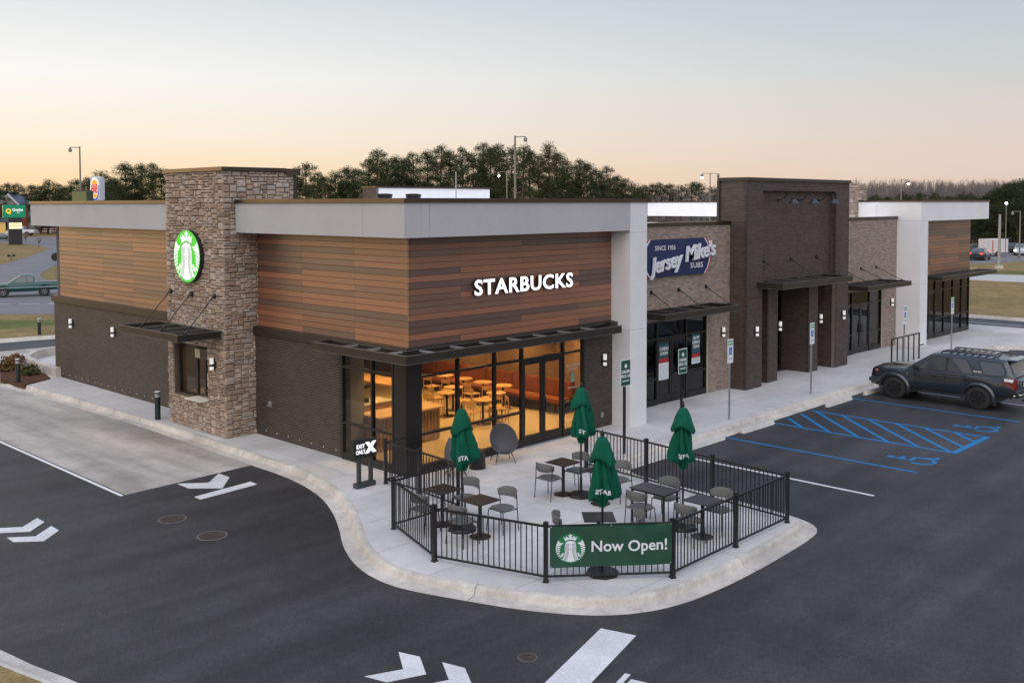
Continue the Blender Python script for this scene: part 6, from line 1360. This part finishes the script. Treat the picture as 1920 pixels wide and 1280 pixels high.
for s in (-1, 1): MB().box(s*.28-.15, s*.28+.15, -.12, .12, .5, .78).build('lamp_head', M_trim, t)

# ------------------------------------------------------------------ pines
M_bark = mat('pine_bark', (.085, .060, .048), .95, .1, noise=(2, .7, 1.3))
def needle_mat(n, c): return mat(n, c, .85, .15, noise=[(.35, .55, 1.5), (3, .75, 1.3)])
NM = [needle_mat('pine_needles', (.046, .060, .022)), needle_mat('pine_needles_warm', (.062, .062, .024)), needle_mat('pine_needles_dark', (.036, .050, .020))]
def pine_meshes(seed, H, cb, wd, full=1.0):
    rr = random.Random(seed); tr = MB(); cr_ = MB(); lean = rr.uniform(-.03, .03)*H
    pts = [(lean*(k/6)**2+rr.uniform(-.1, .1), rr.uniform(-.1, .1), H*.96*k/6) for k in range(7)]; tr.tube(pts, [H*.014*(1-.85*k/6)+.02 for k in range(7)], 7)
    nb = int(44*full); skip = [rr.random() for _ in range(9)]
    for i in range(nb):
        u = (i+rr.random())/nb
        if skip[int(u*8)] < .16 and u < .85: continue                      # gaps in the crown
        z = H*(cb+(1-cb)*u); env = math.sin(math.pi*min(1, .22+u*.80))**.8; reach = wd*(.30+.85*env)*rr.choice((rr.uniform(.35, .7), rr.uniform(.7, 1.15)))*(1 if u < .92 else .5); a = i*2.4+rr.uniform(-.6, .6)
        k = z/(H*.96); base = Vector((lean*k*k, 0, z*.985-.2)); tip = base+Vector((math.cos(a)*reach, math.sin(a)*reach, reach*rr.uniform(.02, .42)))
        tr.cyl(base, tip, .05+.03*(1-u), .012, 4, cap=False)
        for f_ in ((1.0, 1.0), (.68, .85)) if reach > 1.3 else ((1.0, 1.0),):
            c_ = base.lerp(tip, f_[0])+Vector((rr.gauss(0, .12), rr.gauss(0, .12), 0)); R0 = rr.uniform(.58, 1.0)*f_[1]*(.75+wd*.12)
            for q in range(int(125*full)):
                v = Vector((rr.gauss(0, 1), rr.gauss(0, 1), rr.gauss(0, .75))); v = v.normalized()*R0*rr.random()**.5; v.z *= .9
                o_ = c_+v; d_ = (v.normalized()*.6+Vector((rr.gauss(0, .5), rr.gauss(0, .5), rr.gauss(.35, .5)))).normalized()*rr.uniform(.14, .30); s_ = d_.orthogonal().normalized()*rr.uniform(.028, .062)
                if rr.random() < .5: s_ = d_.cross(s_).normalized()*s_.length
                cr_.add([o_-s_, o_+s_, o_+d_], [(0, 1, 2)])
    return tr, cr_
PR = []
for k, (H, cb, wd, full) in enumerate(((17, .42, 2.5, 1.1), (18, .50, 2.2, 1.0), (15, .25, 2.7, 1.2), (16, .35, 2.3, 1.1), (19, .58, 2.4, .95), (12, .12, 2.6, 1.2))):
    a_, b_ = pine_meshes(100+k, H, cb, wd, full); PR.append((H, a_.mesh('trunk', M_bark), [b_.mesh('crown', NM[k % 3])]))
rp = random.Random(3)
def pine(px, top_py, depth, kind, label, group, wide=1.0):
    H, tm, cm = PR[kind]; top = far(px, top_py, depth); gx_, gy_ = top.x, top.y; g_ = terrain(gx_, gy_); s = (top.z-g_)/H
    t = thing('pine_tree', label, 'tree', (gx_, gy_, g_), rp.uniform(0, 6.28), group); t.scale = (s*wide, s*wide, s)
    link('trunk', tm, t, True); link('crown', cm[0], t, True)
def terrain(x, y):
    d = Vector((x, y, 0)).dot(Vector((.93, .37, 0))); l_ = abs(x*-.37+y*.93-6)
    return GZ+3.6*sst((d-190)/110)*sst((190-l_)/120)
ONES = 'first second third fourth fifth sixth seventh eighth ninth tenth eleventh twelfth thirteenth fourteenth fifteenth sixteenth seventeenth eighteenth nineteenth twentieth'.split()
def nth(i): return ONES[i] if i < 20 else ('twenty-' if i < 29 else 'thirty-')+ONES[(i-20) % 10 if i < 29 else i-30] if i not in (29,) else 'thirtieth'
# the far row on the left
for i, (px, py, d, k) in enumerate(sorted(((-20, 344, 250, 5), (12, 343, 250, 2), (35, 345, 255, 5), (58, 346, 250, 2), (88, 338, 240, 5), (108, 345, 250, 3), (128, 348, 245, 5), (146, 336, 230, 2), (170, 332, 215, 3), (187, 322, 205, 5), (205, 338, 215, 2), (222, 346, 215, 5), (75, 350, 240, 5), (0, 352, 245, 5), (118, 352, 235, 5)))): pine(px, py, d, k, nth(i)+' dark tree from the left in the far row behind the motel', 'trees in the far left row', 1.25)
for i, (px, py, d, k, w_) in enumerate(sorted(((233, 305, 165, 2, 1.25), (262, 305, 168, 0, 1.2), (285, 306, 165, 3, 1.2), (301, 322, 175, 2, 1.2), (210, 335, 180, 5, 1.2), (250, 335, 190, 5, 1.2)))): pine(px, py, d, k, nth(i)+' broad dark pine from the left beside the stone tower', 'pines left of the stone tower', w_)
# the tall stand in the middle
mid_p = [(552, 328, 3), (572, 305, 2), (592, 322, 3), (610, 330, 2), (628, 322, 5), (648, 312, 2), (668, 318, 5), (688, 296, 3), (707, 278, 0), (722, 300, 5), (742, 292, 2), (760, 300, 5), (778, 285, 3), (800, 282, 2), (826, 271, 4), (846, 280, 0), (866, 276, 3), (884, 290, 5), (902, 266, 4), (920, 278, 2), (938, 268, 0), (958, 275, 2), (978, 272, 3), (992, 280, 4), (1010, 290, 1), (1030, 267, 1), (1046, 284, 2), (1064, 306, 5), (1084, 298, 3), (1102, 304, 2), (1120, 318, 5), (1141, 310, 4), (1158, 328, 2), (1174, 338, 5), (1190, 345, 5)]
for i, (px, py, k) in enumerate(mid_p): pine(px, py, 172+rp.uniform(-14, 22), k, nth(i)+' tall dark pine from the left in the stand behind the coffee shop roof', 'pines behind the coffee shop roof', 1.05)
for i in range(18): pine(560+i*35+rp.uniform(-12, 12), rp.uniform(330, 346), 185+rp.uniform(0, 20), rp.choice((5, 5, 2)), nth(i)+' lower bushy pine from the left behind the roof', 'lower pines behind the coffee shop roof', 1.25)
for i, (px, py, k) in enumerate(sorted(((1205, 348, 5), (1222, 344, 2), (1240, 342, 3), (1258, 344, 2), (1276, 348, 5), (1296, 340, 3), (1312, 342, 2), (1332, 352, 5), (1350, 350, 5), (1200, 356, 5), (1232, 356, 5), (1265, 357, 5)))): pine(px, py, 215+rp.uniform(-8, 12), k, nth(i)+' dark pine from the left between grey fin and brown tower', 'pines right of the coffee shop roof', 1.3)
# right-hand pines before the bare hillside
for i, (px, py, d, k) in enumerate(sorted(((1600, 368, 190, 5), (1640, 366, 185, 5), (1665, 368, 180, 2), (1695, 362, 175, 5), (1722, 361, 172, 2), (1750, 363, 170, 5), (1776, 367, 165, 2), (1800, 364, 160, 5), (1822, 364, 165, 5), (1836, 372, 160, 2)))): pine(px, py, d, k, nth(i)+' green pine from the left before the bare hillside', 'pines before the bare hillside', 1.2)
for i, (px, py, d, k) in enumerate(sorted(((1846, 366, 158, 2), (1862, 360, 160, 5), (1874, 352, 156, 2), (1888, 344, 158, 3), (1902, 340, 154, 2), (1916, 338, 156, 5), (1930, 336, 158, 2), (1945, 338, 154, 3), (1855, 385, 148, 5), (1872, 380, 146, 2), (1890, 376, 148, 5), (1908, 372, 146, 2), (1925, 370, 148, 5), (1840, 392, 150, 5)))): pine(px, py, d, k, nth(i)+' dark pine from the left behind the right road', 'pines behind the right road', 1.35)
# hill and bare deciduous wood (one mass in the photograph)
b = MB(); N_ = 30; hx = [90+i*14 for i in range(N_)]; hy = [-150+j*14 for j in range(N_)]
b.v = [(x, y, terrain(x, y)+.01 if terrain(x, y) > GZ+.02 else GZ-.3) for y in hy for x in hx]; b.f = [(j*N_+i, j*N_+i+1, (j+1)*N_+i+1, (j+1)*N_+i) for j in range(N_-1) for i in range(N_-1)]
struct('hill', b, mat('leaf_litter', (.16, .13, .115), .95, .1, noise=(.3, .7, 1.3)), smooth=60)
rw = random.Random(8); b = MB()
def bare(b, x, y, z, h):
    tw = [(x, y, z)]
    for k in range(3): tw.append((tw[-1][0]+rw.uniform(-.3, .3), tw[-1][1]+rw.uniform(-.3, .3), z+h*(k+1)/3.3))
    b.tube(tw, [.12, .085, .05, .02], 4)
    for k in range(34):
        u = rw.uniform(.22, 1); s_ = Vector((x+rw.uniform(-.3, .3), y+rw.uniform(-.3, .3), z+h*.9*u)); a = rw.uniform(0, 6.28); L_ = rw.uniform(.8, 2.6)*(1.25-u*.75)
        e = s_+Vector((math.cos(a)*L_*.75, math.sin(a)*L_*.75, L_*.8)); n_ = Vector((-math.sin(a), math.cos(a), 0))*rw.uniform(.022, .045)
        b.add([s_-n_, s_+n_, e], [(0, 1, 2)])
        for q in range(2): e2 = s_.lerp(e, .5+.3*q)+Vector((rw.uniform(-.8, .8), rw.uniform(-.8, .8), rw.uniform(.5, 1.1))); m_ = s_.lerp(e, .35+.3*q); b.add([m_-n_*.6, m_+n_*.6, e2], [(0, 1, 2)])
for i in range(1150):
    px = rw.uniform(1540, 1990); d = rw.uniform(205, 300); p = far(px, 381, d); bare(b, p.x, p.y, terrain(p.x, p.y), rw.triangular(6.2, 10.8, 9))
for i in range(150):
    px = rw.choice((rw.uniform(1195, 1365), rw.uniform(560, 1180))); p = far(px, 381, rw.uniform(160, 215)); bare(b, p.x, p.y, GZ, rw.uniform(6.5, 10.5))
for i in range(110): p = far(rw.uniform(-40, 330), 381, rw.uniform(255, 300)); bare(b, p.x, p.y, GZ, rw.uniform(9, 12.5))
tag(b.build('bare_wood', mat('bare_twigs', (.175, .150, .145), .95, .1)), 'grey leafless deciduous wood on the far hillside', 'wood', kind='stuff')
